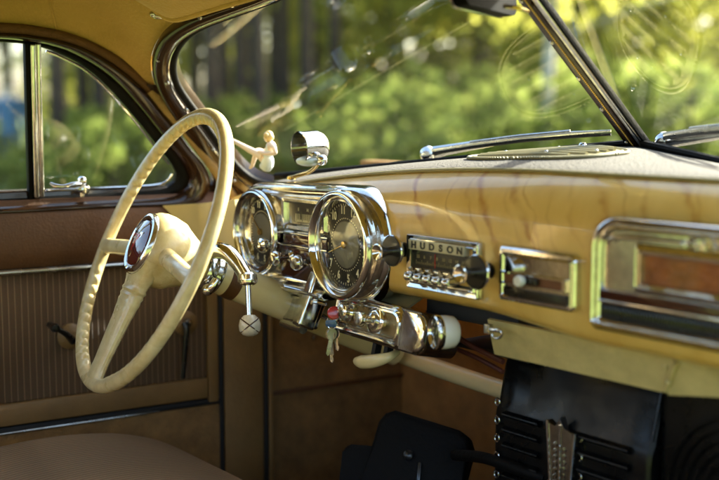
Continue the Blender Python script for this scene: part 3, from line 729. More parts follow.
dial(LX, LZ, LR, .031, ['12', '1', '2', '3', '4', '5', '6', '7', '8', '9', '10', '11'], 72, 30, 'clock', .0145, 140, .44)
# window between the dials
A = DFr(0, -.011, 0); x0, x1 = -.412, -.318
b = B(); o_ = rrect(x0 - .012, x1 + .012, .966, 1.018, .005); i_ = rrect(x0 - .004, x1 + .004, .974, 1.011, .002)
b.frame([(rrect(x0 - .014, x1 + .014, .964, 1.020, .006), 0), (o_, .006), (rrect(x0 - .009, x1 + .009, .969, 1.0155, .004), .010), (i_, .009), (rrect(x0, x1, .977, 1.008, .001), .001)], A); wg = obj('gauge_window', b, 'chrome', cl)
b = B(A); b.box(x0 - .001, x1 + .001, .976, 1.009, .0004, .0012); obj('gauge_back', b, 'black', wg)
b = B(A); b.box(x0 + .018, x1 - .004, .980, .9925, .0013, .002, .0004); obj('gauge_scale', b, 'scale_paint', wg)
b = B(A)
for k in range(22): b.box(x0 + .021 + k * .0031, x0 + .0218 + k * .0031, .9835 if k % 5 else .981, .9925, .002, .0024)
for k in range(2): b.box(x0 + .034 + .03 * k, x0 + .0352 + .03 * k, .984, 1.003, .003, .0036)
obj('gauge_ticks', b, 'ink', wg)
b = B(A); b.text('E', .007, Matrix.Translation((x0 + .026, .999, .0016))); b.text('F', .007, Matrix.Translation((x1 - .012, .999, .0016))); b.text('H', .007, Matrix.Translation((x0 + .05, .999, .0016))); obj('gauge_letters', b, 'numeral', wg)
b = B(A); b.box(x0, x1, .977, 1.008, .005, .0056); obj('gauge_glass', b, 'dialglass', wg)
b = B(A); b.box(-.42, -.305, .944, .960, .0005, .008, .002); obj('warning_lens', b, 'maroon', cl)
b = B(A); b.box(-.425, -.303, .9415, .944, .0005, .010, .0008); b.box(-.425, -.303, .9605, .9628, .0005, .009, .0006); obj('bright_line', b, 'chrome', cl)
b = B(A); b.prism(rrect(-.428, -.303, .889, .9405, .006), .0005, .006, None, .002); obj('switch_plate', b, 'maroon', cl)
for cx, cz in ((-.402, .925), (-.345, .9235)):
    K = A @ Matrix.Translation((cx, cz, .005)); b = B(); b.lathe([(.0095, 0), (.0095, .002), (.006, .004), (.0042, .006), (.0042, .020), (.009, .022), (.0115, .027), (.0115, .032), (.009, .0355), (.004, .0365), (0, .036)], K, 24); obj('switch_knob', b, 'chrome', cl)
b = B()
b.grid([[V((x, y, z)) for x in (-.545, -.50, -.42, -.36, -.30)] for y, z in ((-.016, .889), (-.030, .882), (-.034, .876), (-.028, .870), (.01, .868))]); b.thick(.002); obj('lower_lip', b, 'chrome', cl)
b = B()
for zz, yy in ((.8795, -.037), (.866, -.024)): b.tube([V((-.545, yy, zz)), V((-.30, yy, zz - .002))], .0028, 8)
obj('lip_rib', b, 'chrome', cl)
b = B(); b.grid([[V((x, y, z)) for x in (-.60, -.50, -.42, -.36, -.16)] for y, z in ((.06, .895), (.0, .868), (.01, .852), (.06, .845))]); b.thick(.003); obj('lower_apron', b, 'grille_paint', cl)
# trip knob standing in front of the left dial
K = DFr(-.437, -.03, .942); b = B(); b.lathe([(.004, -.02), (.004, .006), (.0095, .009), (.0115, .014), (.0105, .019), (.005, .022), (0, .021)], K, 24); obj('setting_knob', b, 'chrome', cl)

# --- dash rows: left radio knob etc.
def knob(name, x, z, label, y=YD, r=1.0, L=1.0, face='chrome'):
    K = DFr(x, y, z); t = thing(name, label, 'knob', K.translation)
    b = B(); b.lathe([(.010 * r, 0), (.010 * r, .004), (.0055 * r, .006), (.0055 * r, .016 * L), (.0175 * r, .0165 * L), (.0205 * r, .0185 * L), (.0210 * r, .021 * L), (.0195 * r, .0235 * L), (.011 * r, .024 * L)], K, 36); obj('skirt', b, 'black', t)
    b = B(); b.lathe([(.0205 * r, .0180 * L), (.0216 * r, .0195 * L), (.0216 * r, .0215 * L), (.0205 * r, .0228 * L)], K, 36, cap=False); obj('rim', b, 'chrome', t)
    b = B(); b.lathe([(.006 * r, .0235 * L), (.006 * r, .033 * L), (.0085 * r, .040 * L), (.0112 * r, .046 * L), (.0115 * r, .0475 * L), (.0100 * r, .048 * L), (.003 * r, .043 * L), (0, .042 * L)], K, 32); obj('cap', b, face, t)
    return t
# --- radio
rx0, rx1, rz0, rz1 = -.126, .013, .9115, .9845
A = DFr(0, YD, 0)
rad = thing('car_radio', 'chrome framed radio with HUDSON lettering and a row of push buttons', 'radio', (-.08, YD, rz0))
b = B(); b.frame([(rrect(rx0, rx1, rz0, rz1, .002), -.006), (rrect(rx0, rx1, rz0, rz1, .002), .003), (rrect(rx0 + .0015, rx1 - .0015, rz0 + .0015, rz1 - .0015, .002), .0055), (rrect(rx0 + .006, rx1 - .006, rz0 + .006, rz1 - .006, .002), .0035), (rrect(rx0 + .008, rx1 - .008, rz0 + .008, rz1 - .008, .001), .006), (rrect(rx0 + .010, rx1 - .010, rz0 + .010, rz1 - .010, .001), .005), (rrect(rx0 + .011, rx1 - .011, rz0 + .011, rz1 - .011, .001), -.004)], A); obj('bezel', b, 'chrome', rad)
b = B(A); b.box(rx0 + .008, rx1 - .008, rz0 + .008, rz1 - .008, -.006, -.003); obj('back_plate', b, 'black', rad)
b = B(A); b.box(rx0 + .009, rx1 - .022, .9645, .9775, -.002, .009, .0012); ns = obj('name_strip', b, 'scale_paint', rad)
b = B(A)
for k, ch in enumerate('HUDSON'): b.text(ch, .0125, Matrix.Translation((rx0 + .0205 + k * .0178, .9709, .0092)), .0005, .0005, 1.15)
obj('lettering', b, 'ink', ns)
b = B(A); b.box(rx0 + .009, rx1 - .020, .9405, .9635, -.003, .004, .001); tw = obj('tuning_window', b, 'dial', rad)
b = B(A)
for k, s_ in enumerate(['55', '6', '7', '8', '10', '12', '14', '16']): b.text(s_, .0062, Matrix.Translation((rx0 + .024 + k * .0125, .9555, .0042)), .0002, .0001)
for k in range(34): b.box(rx0 + .020 + k * .0028, rx0 + .0206 + k * .0028, .9455, .9485 if k % 4 else .951, .0041, .0045)
obj('station_scale', b, mat('dim_numerals', (.42, .36, .18), .5), tw)
b = B(A); b.box(rx0 + .058, rx0 + .0592, .943, .962, .0046, .0054); obj('station_pointer', b, 'red', tw)
b = B(A); b.box(rx0 + .009, rx1 - .020, .9405, .9635, .0062, .0068); obj('window_glass', b, 'dialglass', tw)
b = B(A); b.box(rx0 + .009, rx1 - .020, .9365, .940, -.002, .009, .001); b.box(rx0 + .009, rx1 - .014, .9205, .9225, -.002, .008, .0006); obj('trim_bar', b, 'chrome', rad)
for k in range(5):
    b = B(A @ Matrix.Translation((rx0 + .0185 + k * .0185, .9295, 0))); b.box(-.0068, .0068, -.0052, .0052, -.002, .019, .0022, 3); b.sphere((0, -.0005, .018), .0068, 14, (1, .85, .75)); obj('push_button', b, 'chrome', rad)
    b = B(A @ Matrix.Translation((rx0 + .0185 + k * .0185, .9385, 0))); b.prism([(-.006, -.003), (.006, -.003), (0, .004)], .009, .011); obj('button_marker', b, 'chrome_worn', rad)
knob('radio_knob', -.136, .961, 'black and chrome cone knob on the dashboard left of the radio')
knob('radio_knob', .034, .9515, 'large black and chrome cone knob standing out beside the right edge of the radio', y=YD - .006, r=1.02, L=1.05)

# --- heater control plate
hx0, hx1, hz0, hz1 = .0525, .174, .9185, .984
hc = thing('heater_control', 'chrome plate with a sliding knob in a slot right of the radio', 'control panel', (.095, YD, hz0))
b = B(A); 
b.frame([(rrect(hx0, hx1, hz0, hz1, [.008, .003, .003, .008]), -.006), (rrect(hx0, hx1, hz0, hz1, [.008, .003, .003, .008]), .006), (rrect(hx0 + .002, hx1 - .002, hz0 + .002, hz1 - .002, [.007, .003, .003, .007]), .0085), (rrect(hx0 + .006, hx1 - .007, hz0 + .005, hz1 - .006, [.005, .003, .003, .005]), .009), (rrect(hx0 + .008, hx1 - .011, hz0 + .007, hz1 - .010, [.003] * 4), .006)])
vs = [b.v(V((x, y, .0058))) for x, y in rrect(hx0 + .008, hx1 - .011, hz0 + .007, hz1 - .010, [.003] * 4)]; b.f(vs); obj('plate', b, 'chrome', hc)
sl = .947
b = B(A); b.frame([(rrect(hx0 + .002, hx1 - .014, sl - .0085, sl + .0085, .001), .005), (rrect(hx0 + .003, hx1 - .015, sl - .0075, sl + .0075, .001), .0105), (rrect(hx0 + .006, hx1 - .018, sl - .0055, sl + .0055, .0005), .0105), (rrect(hx0 + .0065, hx1 - .0185, sl - .005, sl + .005, .0005), .006)]); obj('slot_frame', b, 'chrome', hc)
b = B(A); b.box(hx0 + .006, hx1 - .018, sl - .0055, sl + .0055, .006, .0066); obj('slot_back', b, mat('dim_amber', (.20, .075, .03), .35, var=.3), hc)
b = B(A); b.box(hx0 + .004, hx1 - .012, hz0 + .006, sl - .011, .006, .0072, .0004); obj('dark_reflection', b, 'black', hc)  # black strip painted in as the dark reflection low on the chrome
b = B(); b.lathe([(.004, .006), (.004, .013), (.0065, .014), (.0075, .018), (.006, .022), (0, .0225)], A @ Matrix.Translation((hx0 + .044, sl, 0)), 20); obj('slide_knob', b, 'white', hc)
b = B(A); b.box(hx0 + .048, hx0 + .066, sl - .004, sl + .004, .0068, .012, .001); obj('slide_block', b, 'black', hc)

# --- speaker and ash tray panel
sx0, sx1, sz0, sz1 = .196, .575, .9045, 1.032
sp = thing('speaker_panel', 'large chrome framed panel with amber window and black ribbed strip', 'panel', (.37, YD, sz0))
rr_ = [.012, .034, .012, .012]
def so(d, r=None): return rrect(sx0 + d, sx1 - d, sz0 + d, sz1 - d, [max(.002, q - d * .8) for q in rr_], 10)
b = B(A); b.frame([(so(0), -.012), (so(0), .006), (so(.0012), .0090), (so(.0035), .0105), (so(.0058), .009), (so(.0068), .005), (so(.0085), .0045), (so(.0095), .0075), (so(.0115), .0085), (so(.0135), .0065), (so(.0145), .000)]); fr = obj('bezel', b, 'chrome', sp)
b = B(A); b.f([b.v(V((x, y, .0005))) for x, y in so(.0142)]); obj('chrome_well', b, 'chrome', sp)
ax0, az0, az1 = .2640, .9625, .9950
def fo(d): return rrect(ax0 + d, sx1 - .03 - d, az0 + d, az1 - d, .001)
b = B(A); b.frame([(fo(-.011), .001), (fo(-.0095), .006), (fo(-.004), .009), (fo(0), .008), (fo(.001), .002)]); obj('window_frame', b, 'chrome', sp)
b = B(A); b.box(ax0, sx1 - .03, az0, az1, .0015, .0030); aw = obj('amber_window', b, 'amber', sp)
b = B(A); b.box(sx0 + .0145, sx1 - .0145, .9400, .9505, .001, .008, .001); obj('maroon_bar', b, 'maroon', sp)
b = B(A); b.box(sx0 + .0140, sx1 - .0140, .9362, .9396, .001, .0092, .0012); obj('chrome_bar', b, 'chrome', sp)
b = B(A)
for k in range(88): b.box(sx0 + .016 + k * .0040, sx0 + .0191 + k * .0040, .9195, .9358, .001, .0055, .0010, 1)
b.box(sx0 + .015, sx1 - .015, .919, .936, .0008, .0025); obj('ribbed_strip', b, 'black', sp)
b = B(A); b.tube([(sx0 + .022, 1.0035, .006), (sx0 + .036, 1.0105, .008), (ax0 + .035, 1.0115, .008), (ax0 + .050, 1.0115, .008)], .0026, 10, smooth=5); b.sphere((ax0 + .052, 1.0115, .008), .0034, 10); obj('script_bar', b, 'chrome', sp)
b = B(A); b.tube([(ax0 + .063 + .006 * math.cos(t), 1.0125 + .0045 * math.sin(t), .007) for t in [2 * math.pi * i / 16 for i in range(16)]], .0016, 8, closed=True); b.tube([(ax0 + .075, 1.0075, .007), (ax0 + .079, 1.015, .007), (ax0 + .086, 1.0085, .007), (ax0 + .093, 1.0145, .007)], .0016, 8, smooth=4); obj('script_emblem', b, 'chrome', sp)

# --- lower switch panel below the right dial
def swp(x, z, h=0.0): return (x, z)
lp = thing('switch_panel', 'dark mirror switch panel with chrome rim hanging below the right dial', 'switch panel', (-.25, 0, .82))
LM = Matrix(((1, 0, 0, -.202), (0, math.sin(R(12)), -math.cos(R(12)), -.012), (0, math.cos(R(12)), math.sin(R(12)), .853), (0, 0, 0, 1)))
LM = LM @ Matrix.Rotation(R(-1.5), 4, 'Z')
b = B(LM); b.prism(rrect(-.088, .120, -.030, .028, [.020, .008, .008, .016], 8), -.055, .004, None, .004); obj('housing', b, 'brown', lp)
def lo(d): return rrect(-.078 + d, .068 - d, -.0215 + d, .0235 - d, [.020 - d * .7, .004, .004, .014 - d * .7], 8)
b = B(LM); b.frame([(lo(-.006), .003), (lo(-.005), .007), (lo(-.0025), .009), (lo(0), .0075), (lo(.002), .006), (lo(.0035), .0085), (lo(.006), .009), (lo(.008), .005)]); obj('chrome_rim', b, 'chrome', lp)
b = B(LM); b.f([b.v(V((x, y, .0052))) for x, y in lo(.007)]); obj('mirror_plate', b, mat('smoked_chrome', (.34, .26, .14), .22, 1.0, rvar=.15), lp)
b = B(LM); b.prism(rrect(.069, .119, -.027, .026, [.022, .003, .003, .018], 8), .002, .009, None, .005); obj('chrome_end', b, 'chrome', lp)
K = LM @ Matrix.Translation((.012, .001, .005)); b = B(); b.lathe([(.019, 0), (.019, .003), (.015, .006), (.0105, .006), (.0105, .011), (.006, .013), (.006, .022), (.0095, .024), (.0112, .029), (.0095, .034), (.004, .0355), (0, .035)], K, 32); obj('pull_knob', b, 'chrome', lp)
K = LM @ Matrix.Translation((-.052, .003, .005)); b = B(); b.lathe([(.014, 0), (.014, .004), (.011, .007), (.011, .014), (.008, .016), (0, .016)], K, 32); obj('ignition_lock', b, 'chrome', lp)
for sx_ in (-.006, .02): 
    b = B(LM @ Matrix.Translation((sx_, -.040, -.02))); b.box(-.004, .004, -.012, .012, -.006, .006, .001); obj('wire_clip', b, 'black_matt', lp)
# keys
kt = thing('key_ring', 'bunch of small keys with a red fob hanging from the ignition lock', 'keys', atd(332, 340, 1.60))
kd = 1.605
b = B(); b.tube([atd(332 + 5 * math.cos(t), 322 + 7 * math.sin(t), kd - .004 * math.sin(t)) for t in [2 * math.pi * i / 24 for i in range(24)]], .0009, 8, closed=True); obj('ring', b, 'chrome', kt)
FK = frame_from(atd(334, 313, kd), (.75, -.6, .2), (0, 0, 1)); b = B(FK); b.lathe([(.0, -.002), (.0085, -.002), (.010, 0), (.0085, .002), (0, .0032)], None, 24); obj('red_fob', b, 'red', kt)
FK = frame_from(atd(331, 323.5, kd - .003), (.7, -.7, .0), (0, 0, 1)); b = B(FK); b.prism(rrect(-.005, .005, -.008, .008, .003), -.0015, .0015, None, .0006); obj('blue_tag', b, 'blue', kt)
def key(px, py, tx, ty, dd, nn, name='key'):
    p = atd(px, py, kd + dd); q = atd(tx, ty, kd + dd); ax_ = (q - p).normalized(); zz = (nn - ax_ * nn.dot(ax_)).normalized(); yy = zz.cross(ax_)
    Mk = Matrix((ax_, yy, zz)).transposed().to_4x4(); Mk.translation = p; L_ = (q - p).length
    b = B(Mk); b.prism([(.008 + .0085 * math.cos(t), .0075 * math.sin(t)) for t in [2 * math.pi * i / 20 for i in range(20)]], -.0009, .0009)
    b.prism([(.014, -.0032), (L_ - .003, -.0032), (L_, 0), (L_ - .002, .0018), (L_ - .006, .0030), (L_ - .009, .0018), (L_ - .013, .0032), (.014, .0032)], -.0008, .0008); return obj(name, b, 'chrome_worn', kt)
key(330, 329, 332.5, 363, 0.0, V((.35, -.9, .2))); key(333, 329, 327.5, 356, -.004, V((.95, -.25, .1))); key(334, 328, 338, 351, .005, V((.6, -.7, -.4)))

# --- column bracket
cb = B()
cbm = frame_from((-.352, -.01, .872), (-.15, -.9, .4), (1, 0, 0))
cb.M = cbm; cb.box(-.046, .030, -.052, .016, -.012, .014, .005, 3); cb.box(.010, .034, -.055, .03, -.004, .024, .004, 3); cb.tube([(-.04, -.056, .012), (.03, -.058, .012)], .007, 10)
cb.M = Matrix.Identity(4); o = obj('column_bracket', cb, 'chrome', None); tag(o, 'chrome bracket clamping the steering column below the instrument cluster', 'bracket')
b = B(); b.tube([atd(272, 292, 1.70), atd(286, 305, 1.70), atd(312, 312, 1.705), atd(335, 322, 1.70)], .0042, 8, smooth=5); o = obj('chrome_rod', b, 'chrome', None); tag(o, 'thin chrome rod bowed under the steering column', 'rod')

# --- round white gauge pod
pn = V((-.36, -.93, .02)).normalized(); pp = thing('gauge_pod', 'small white round gauge pod under the dashboard edge', 'gauge', oY(432, 332, -.03))
K = frame_from(oY(435.5, 332.5, -.030), pn, (1, 0, 0)); 
b = B(); b.lathe([(.0, -.030), (.016, -.029), (.0208, -.024), (.0222, -.014), (.0222, -.003), (.021, 0)], K, 40, cap=False); obj('pod_shell', b, 'white', pp)
b = B(); b.lathe([(.0222, -.006), (.0232, -.002), (.0228, .002), (.0205, .0035), (.0185, .001), (.018, -.003)], K, 40, cap=False); obj('pod_rim', b, 'chrome', pp)
b = B(); b.lathe([(.0185, -.0028), (0, -.0028)], K, 32); obj('pod_dial', b, 'dial', pp)
b = B(K)
for k in range(11):
    a = R(215 - 25 * k); bb = B(K @ Matrix.Rotation(a, 4, 'Z')); bb.box(.0118, .0158, -.0006, .0006, -.0027, -.0022); me = bpy.data.meshes.new('t'); bb.bm.to_mesh(me); b.bm.from_mesh(me); bpy.data.meshes.remove(me)
bb = B(K @ Matrix.Rotation(R(60), 4, 'Z')); bb.box(-.003, .012, -.0006, .0006, -.0018, -.0012); me = bpy.data.meshes.new('t'); bb.bm.to_mesh(me); b.bm.from_mesh(me); bpy.data.meshes.remove(me)
obj('pod_marks', b, 'numeral', pp)
b = B(); b.lathe([(.0185, -.0008), (0, .001)], K, 32); obj('pod_glass', b, 'dialglass', pp)

# --- handbrake handle and under-dash parts
b = B(); b.tube([oY(356, 361, -.03), oY(362, 362, -.03), oY(371, 361.5, -.03), oY(381, 359.5, -.028), oY(390, 356.5, -.02), oY(398, 352, .0)], [.0055, .0098, .0100, .0086, .0062, .004], 16, smooth=5, flat=1.0); o = obj('brake_handle', b, 'cream', None); tag(o, 'cream pear shaped brake handle under the switch panel', 'handle')
b = B(); b.tube([oY(392, 351, .2), oY(420, 362, .2), oY(460, 376, .2), oY(512, 393, .2), oY(560, 408, .2)], .0145, 16, smooth=3); o = obj('cross_tube', b, 'cream', None); tag(o, 'cream painted tube running under the dashboard towards the heater', 'tube')
ud = thing('underdash_shadow', 'matt black boards standing in for the shadow under the dashboard, with red brown wires', 'tray', (-.03, .12, .85))
b = B(); b.box(-.16, .02, .05, .20, .862, .884, .003); b.box(-.15, .0, .09, .22, .812, .820, .003); obj('tray', b, 'black_matt', ud)  # black boards added to paint the shadow under the dashboard
b = B(); b.tube([oY(450, 332, .05), oY(470, 345, .06), oY(503, 362, .06)], .004, 8, smooth=4); b.tube([oY(446, 345, .07), oY(475, 357, .07), oY(503, 372, .07)], .0035, 8, smooth=4); obj('wire', b, mat('red_brown_wire', (.07, .016, .008), .5), ud)
b = B(); b.box(-.06, .70, .26, .40, .70, .885); o = obj('under_dash_duct', b, 'black_matt', None); tag(o, 'matt black duct in the shade behind the heater and under the dashboard', 'duct')

# --- cream plate between dash and heater
def quad(b, px, y, t=.004):
    q = [oY(a, c, yy) for (a, c), yy in zip(px, y)]; b.f([b.v(p) for p in q]); b.thick(t)
pt = thing('lower_plate', 'crackled cream metal plate under the dashboard above the heater', 'plate', oY(580, 352, .03))
b = B(); quad(b, [(490, 318), (678, 355), (666, 391), (497, 353)], [.034, .034, .045, .045], .005); obj('plate', b, 'olive', pt)
b = B(); quad(b, [(680, 355), (765, 371), (760, 397), (670, 393)], [.034, .034, .05, .046], .005); obj('end_plate', b, 'olive', pt)
b = B(); q = [oY(676, 363.5, .0275), oY(671, 377, .033), oY(666, 391, .0405)]; b.tube(q, .003, 8)
for a, c in ((665, 368), (671, 372), (668, 383)): screw(b, oY(a, c, .030), (0, -1, 0), .0035)
obj('seam_bolt', b, 'olive', pt)
hk = thing('hook_bracket', 'small chrome hook bracket under the dashboard edge', 'hook', oY(495, 330, .01))
b = B(); b.tube([oY(488, 329, .01), oY(500, 331, .01)], .003, 8); b.tube([oY(497 + 5 * math.cos(t), 334 + 4.5 * math.sin(t), .008) for t in [R(-120 + 30 * i) for i in range(11)]], .0016, 8); b.box(*(lambda p: (p.x - .006, p.x + .004, p.y - .004, p.y + .004, p.z - .006, p.z + .006))(oY(489, 329, .01)), .001); obj('hook', b, 'chrome_worn', hk)

# --- heater
ht = thing('heater_box', 'black enamelled heater under the dashboard with louvred front and vee emblem', 'heater', (.10, .12, .56))
hy = .085
TL, TR = oY(500, 353, .15), oY(664, 390, .15)
b = B(); X0, X1 = oY(503.5, 375, .105).x, .203
za = oY(622, 388, .106).z; zb2 = oY(600, 433, .088).z
profh = [(.24, .840), (.130, .841), (.118, .838), (.114, .830), (.107, za + .004), (.103, za - .002), (.092, zb2 + .004), (.088, zb2 - .003), (.086, zb2 - .010), (.085, zb2 - .02), (.085, .52), (.24, .52)]
rows = []
for i, x in enumerate([X0, X0 + .004, X0 + .01] + [X0 + .01 + (X1 - X0 - .02) * k / 10 for k in range(1, 11)] + [X1 - .004, X1]):
    ins = .006 if i in (0, 14) else .002 if i in (1, 13) else 0
    rows.append([V((x, y + ins * (1 if y < .2 else 0), z - ins * (1 if z > .7 else 0))) for y, z in profh])
b.grid(rows); vs = [b.v(p) for p in rows[0]]; b.f(vs); b.f([b.v(p) for p in rows[-1]][::-1]); obj('case', b, 'heater_black', ht, angle=25)
for k in range(8):
    z = .742 - k * .0215; b = B(); b.grid([[V((x, y, zz)) for x in (.098, .178)] for y, zz in ((.0845, z + .0), (.0775, z - .003), (.0770, z - .0045), (.0845, z - .010))]); obj('louvre', b, 'heater_black', ht)
    b = B(); b.grid([[V((x, y, zz)) for x in (-.035, .030)] for y, zz in ((.0845, z + .0), (.0775, z - .003), (.0770, z - .0045), (.0845, z - .010))]); obj('louvre', b, 'heater_black', ht)
for k in range(6):
    b = B(); c = V((X0 + .0125, .081, .752 - k * .0255)); b.tube([c + V((.0042 * math.cos(t), 0, .0052 * math.sin(t))) for t in [2 * math.pi * i / 14 for i in range(14)]], .0013, 6, closed=True); obj('chrome_clip', b, 'chrome_worn', ht)
for k in range(5):
    b = B(); c = V((.101, .081, .735 - k * .025)); b.tube([c + V((.0030 * math.cos(t), 0, .0042 * math.sin(t))) for t in [R(-100 + 30 * i) for i in range(8)]], .0012, 6); obj('chrome_clip', b, 'chrome_worn', ht)
EM = DFr(.074, .0835, .69)
b = B(EM); b.prism([(-.0225, .060), (-.008, .052), (-.001, .068), (.006, .052), (.0235, .052), (.0105, -.09), (-.0095, -.09)], .0, .010, None, .002); em = obj('emblem', b, 'chrome_worn', ht)
b = B(EM); b.tube([(-.0225, .060, .010), (-.0095, -.09, .010)], .0024, 8); b.tube([(.0235, .052, .010), (.0105, -.09, .010)], .0024, 8); b.tube([(0, .058, .011), (.001, -.09, .012)], .0018, 8); obj('emblem_rib', b, 'chrome', em)
b = B(EM)
for dx, zz in ((-.0075, .03), (.008, .026)):
    for k in range(7):
        x_ = dx - .003; z_ = zz - k * .0085; b.tube([(x_, z_, .0108), (x_ + .003, z_ + .004, .0112), (x_ + .0035, z_ - .002, .0112), (x_ + .0065, z_ + .002, .0108)], .0006, 6, smooth=3)
obj('script', b, 'chrome', em)
b = B(); b.box(.206, .52, .10, .24, .52, .833, .012, 3); obj('side_case', b, 'heater_black', ht)
b = B()
F2 = DFr(.33, .099, .70)
for k in range(9): b.tube([F2 @ V((.012 * (k + 1) * math.cos(t), .012 * (k + 1) * math.sin(t), .003)) for t in [2 * math.pi * i / 40 for i in range(40)]], .0016, 6, closed=True)
obj('fan_guard', b, 'heater_black', ht)
b = B(); b.tube([V((.2015, .112, .829)), V((.2025, .106, za)), V((.2025, .092, zb2 + .006))], .0026, 8); obj('side_bead', b, 'heater_black', ht)
b = B(); b.tube([atd(545, 478, 1.46), atd(520, 470, 1.48), atd(495, 461, 1.52), atd(478, 457, 1.56), atd(455, 455, 1.62)], .0085, 10, smooth=5); o = obj('heater_hose', b, 'rubber', None); tag(o, 'black rubber hose running to the heater across the footwell', 'hose')
# black pad in the footwell
fp = thing('footwell_pad', 'black rounded rubber pad standing in the dark footwell beside the hose', 'pad', atd(415, 460, 1.75))
PMx = frame_from(atd(415, 450, 1.72), V((.55, -.72, .42)), (.8, .6, .0))
b = B(PMx); b.prism([(p[0], p[1] ) for p in [(-.075, -.16), (-.075, -.05), (-.06, .038), (-.05, .052), (-.035, .058), (.070, .034), (.085, .024), (.092, .006), (.080, -.06), (.075, -.16)]], -.02, .02, None, .01); obj('pad', b, 'rubber', fp)
b = B(PMx); b.prism(rrect(-.115, -.03, -.16, -.0, .012), -.035, .005, None, .008); obj('side_block', b, 'rubber', fp)
b = B(PMx); b.lathe([(.008, .02), (.008, .026), (.004, .029), (0, .029)], Matrix.Translation((-.005, -.012, 0)), 14); obj('rivet', b, 'black', fp)
b = B(PMx); b.box(.012, .017, -.05, -.022, .02, .026, .001); obj('fitting', b, 'black', fp)
# ================================================================= steering wheel
Wn = V((-math.sin(R(10)) * math.cos(R(25)), -math.cos(R(10)) * math.cos(R(25)), math.sin(R(25))))
Wa = V((0, 0, 1)).cross(Wn).normalized(); Wb = Wn.cross(Wa); H = V((-.45, -.233, .951))
WM = Matrix((Wa, Wb, Wn)).transposed().to_4x4(); WM.translation = H
sw = thing('steering_wheel', 'ivory three spoke steering wheel with scalloped rim and red horn emblem', 'steering wheel', H)
RW = .2125
b = B(WM); rows = []; NS = 360
for i in range(NS):
    a = 2 * math.pi * i / NS; deg = math.degrees(a) % 360
    # finger grips on the inner edge between the spokes
    g = 0.0
    for lo_, hi_ in ((14, 166), (194, 258), (282, 346)):
        if lo_ < deg < hi_:
            e = min(1, (deg - lo_) / 8, (hi_ - deg) / 8); g = e
    sc = abs(math.sin(math.radians(deg) * 36))
    row = []
    for j in range(20):
        t = 2 * math.pi * j / 20; cr = math.cos(t); cz = math.sin(t)
        rad = .0102 if cr > 0 else .0102 + (.0012 + (.0055 * sc ** .7) - .0012) * g * (-cr) ** 1.5
        row.append(V(((RW + cr * rad) * math.cos(a), (RW + cr * rad) * math.sin(a), cz * .0100)))
    rows.append(row)
rows.append(rows[0]); b.grid(rows, closed=True); obj('rim', b, 'ivory', sw, angle=60)
def spoke(ang, r0, r1, w0, w1, t0, t1, z0, z1, ridges=False, flare=1.3):
    b = B(WM @ Matrix.Rotation(R(ang), 4, 'Z')); rows = []; n = 44
    for i in range(n + 1):
        t = i / n; r = r0 + (r1 - r0) * t; w = w0 + (w1 - w0) * t; h = t0 + (t1 - t0) * t; z = z0 + (z1 - z0) * (3 * t * t - 2 * t ** 3)
        if t > .82: w *= 1 + (flare - 1) * ((t - .82) / .18) ** 2
        if ridges:
            w *= 1 + .45 * max(0, 1 - t / .25) ** 1.6; h *= 1 + .8 * max(0, 1 - t / .25) ** 1.6
            for c in (.25, .30, .35): 
                d = abs(t - c) / .018
                if d < 1: w *= 1 + .05 * (1 - d); h *= 1 + .16 * (1 - d)
            if .44 < t < .88: h *= .93
        rows.append([V((r, w * math.cos(q), z + h * math.copysign(abs(math.sin(q)) ** .8, math.sin(q)))) for q in [2 * math.pi * k / 20 for k in range(20)]])
    b.grid(rows, closed=True); b.f([b.v(p) for p in rows[0]]); b.f([b.v(p) for p in rows[-1]]); return b
obj('spoke', spoke(186, .03, RW - .004, .014, .0115, .012, .0095, -.012, 0), 'ivory', sw, angle=50)
obj('spoke', spoke(-6, .03, RW - .004, .014, .0115, .012, .0095, -.012, 0), 'ivory', sw, angle=50)
obj('spoke', spoke(270, .02, RW - .004, .036, .0205, .015, .0085, -.004, 0, True), 'ivory', sw, angle=35)
WH = WM @ Matrix.Translation((0, 0, -.026))
b = B(); b.lathe([(.030, -.050), (.034, -.044), (.040, -.032), (.0475, -.018), (.0525, -.010), (.0555, .008), (.0555, .020), (.053, .030), (.0475, .0375), (.044, .040), (.030, .041)], WH, 56); hub = obj('hub', b, 'ivory', sw)
b = B(); b.lathe([(.0475, .036), (.0475, .0405), (.0455, .0445), (.042, .0455), (.0385, .044), (.037, .0405), (.0365, .039)], WH, 56, cap=False); hb = obj('horn_button', b, 'chrome', sw)
b = B(); b.lathe([(.037, .041), (.0345, .0452), (.024, .0492), (.012, .0510), (0, .0515)], WH, 48, cap=False); obj('emblem_dome', b, mat('dark_red_acrylic', (.10, .010, .008), .06, coat=1.0), hb)
b = B(WH); b.prism([(-.020, .016), (.020, .016), (0, -.024)], .046, .0505, None, .001); obj('emblem_triangle', b, 'chrome', hb)
b = B(WH); b.prism([(-.013, .0115), (.013, .0115), (0, -.0145)], .0500, .0515, None, .0005); obj('emblem_field', b, 'red', hb)
b = B(WH)
b.box(-.0012, .0012, -.004, .009, .0512, .0526); b.box(-.0055, .0055, .0035, .006, .0512, .0526); obj('emblem_mark', b, 'white', hb)

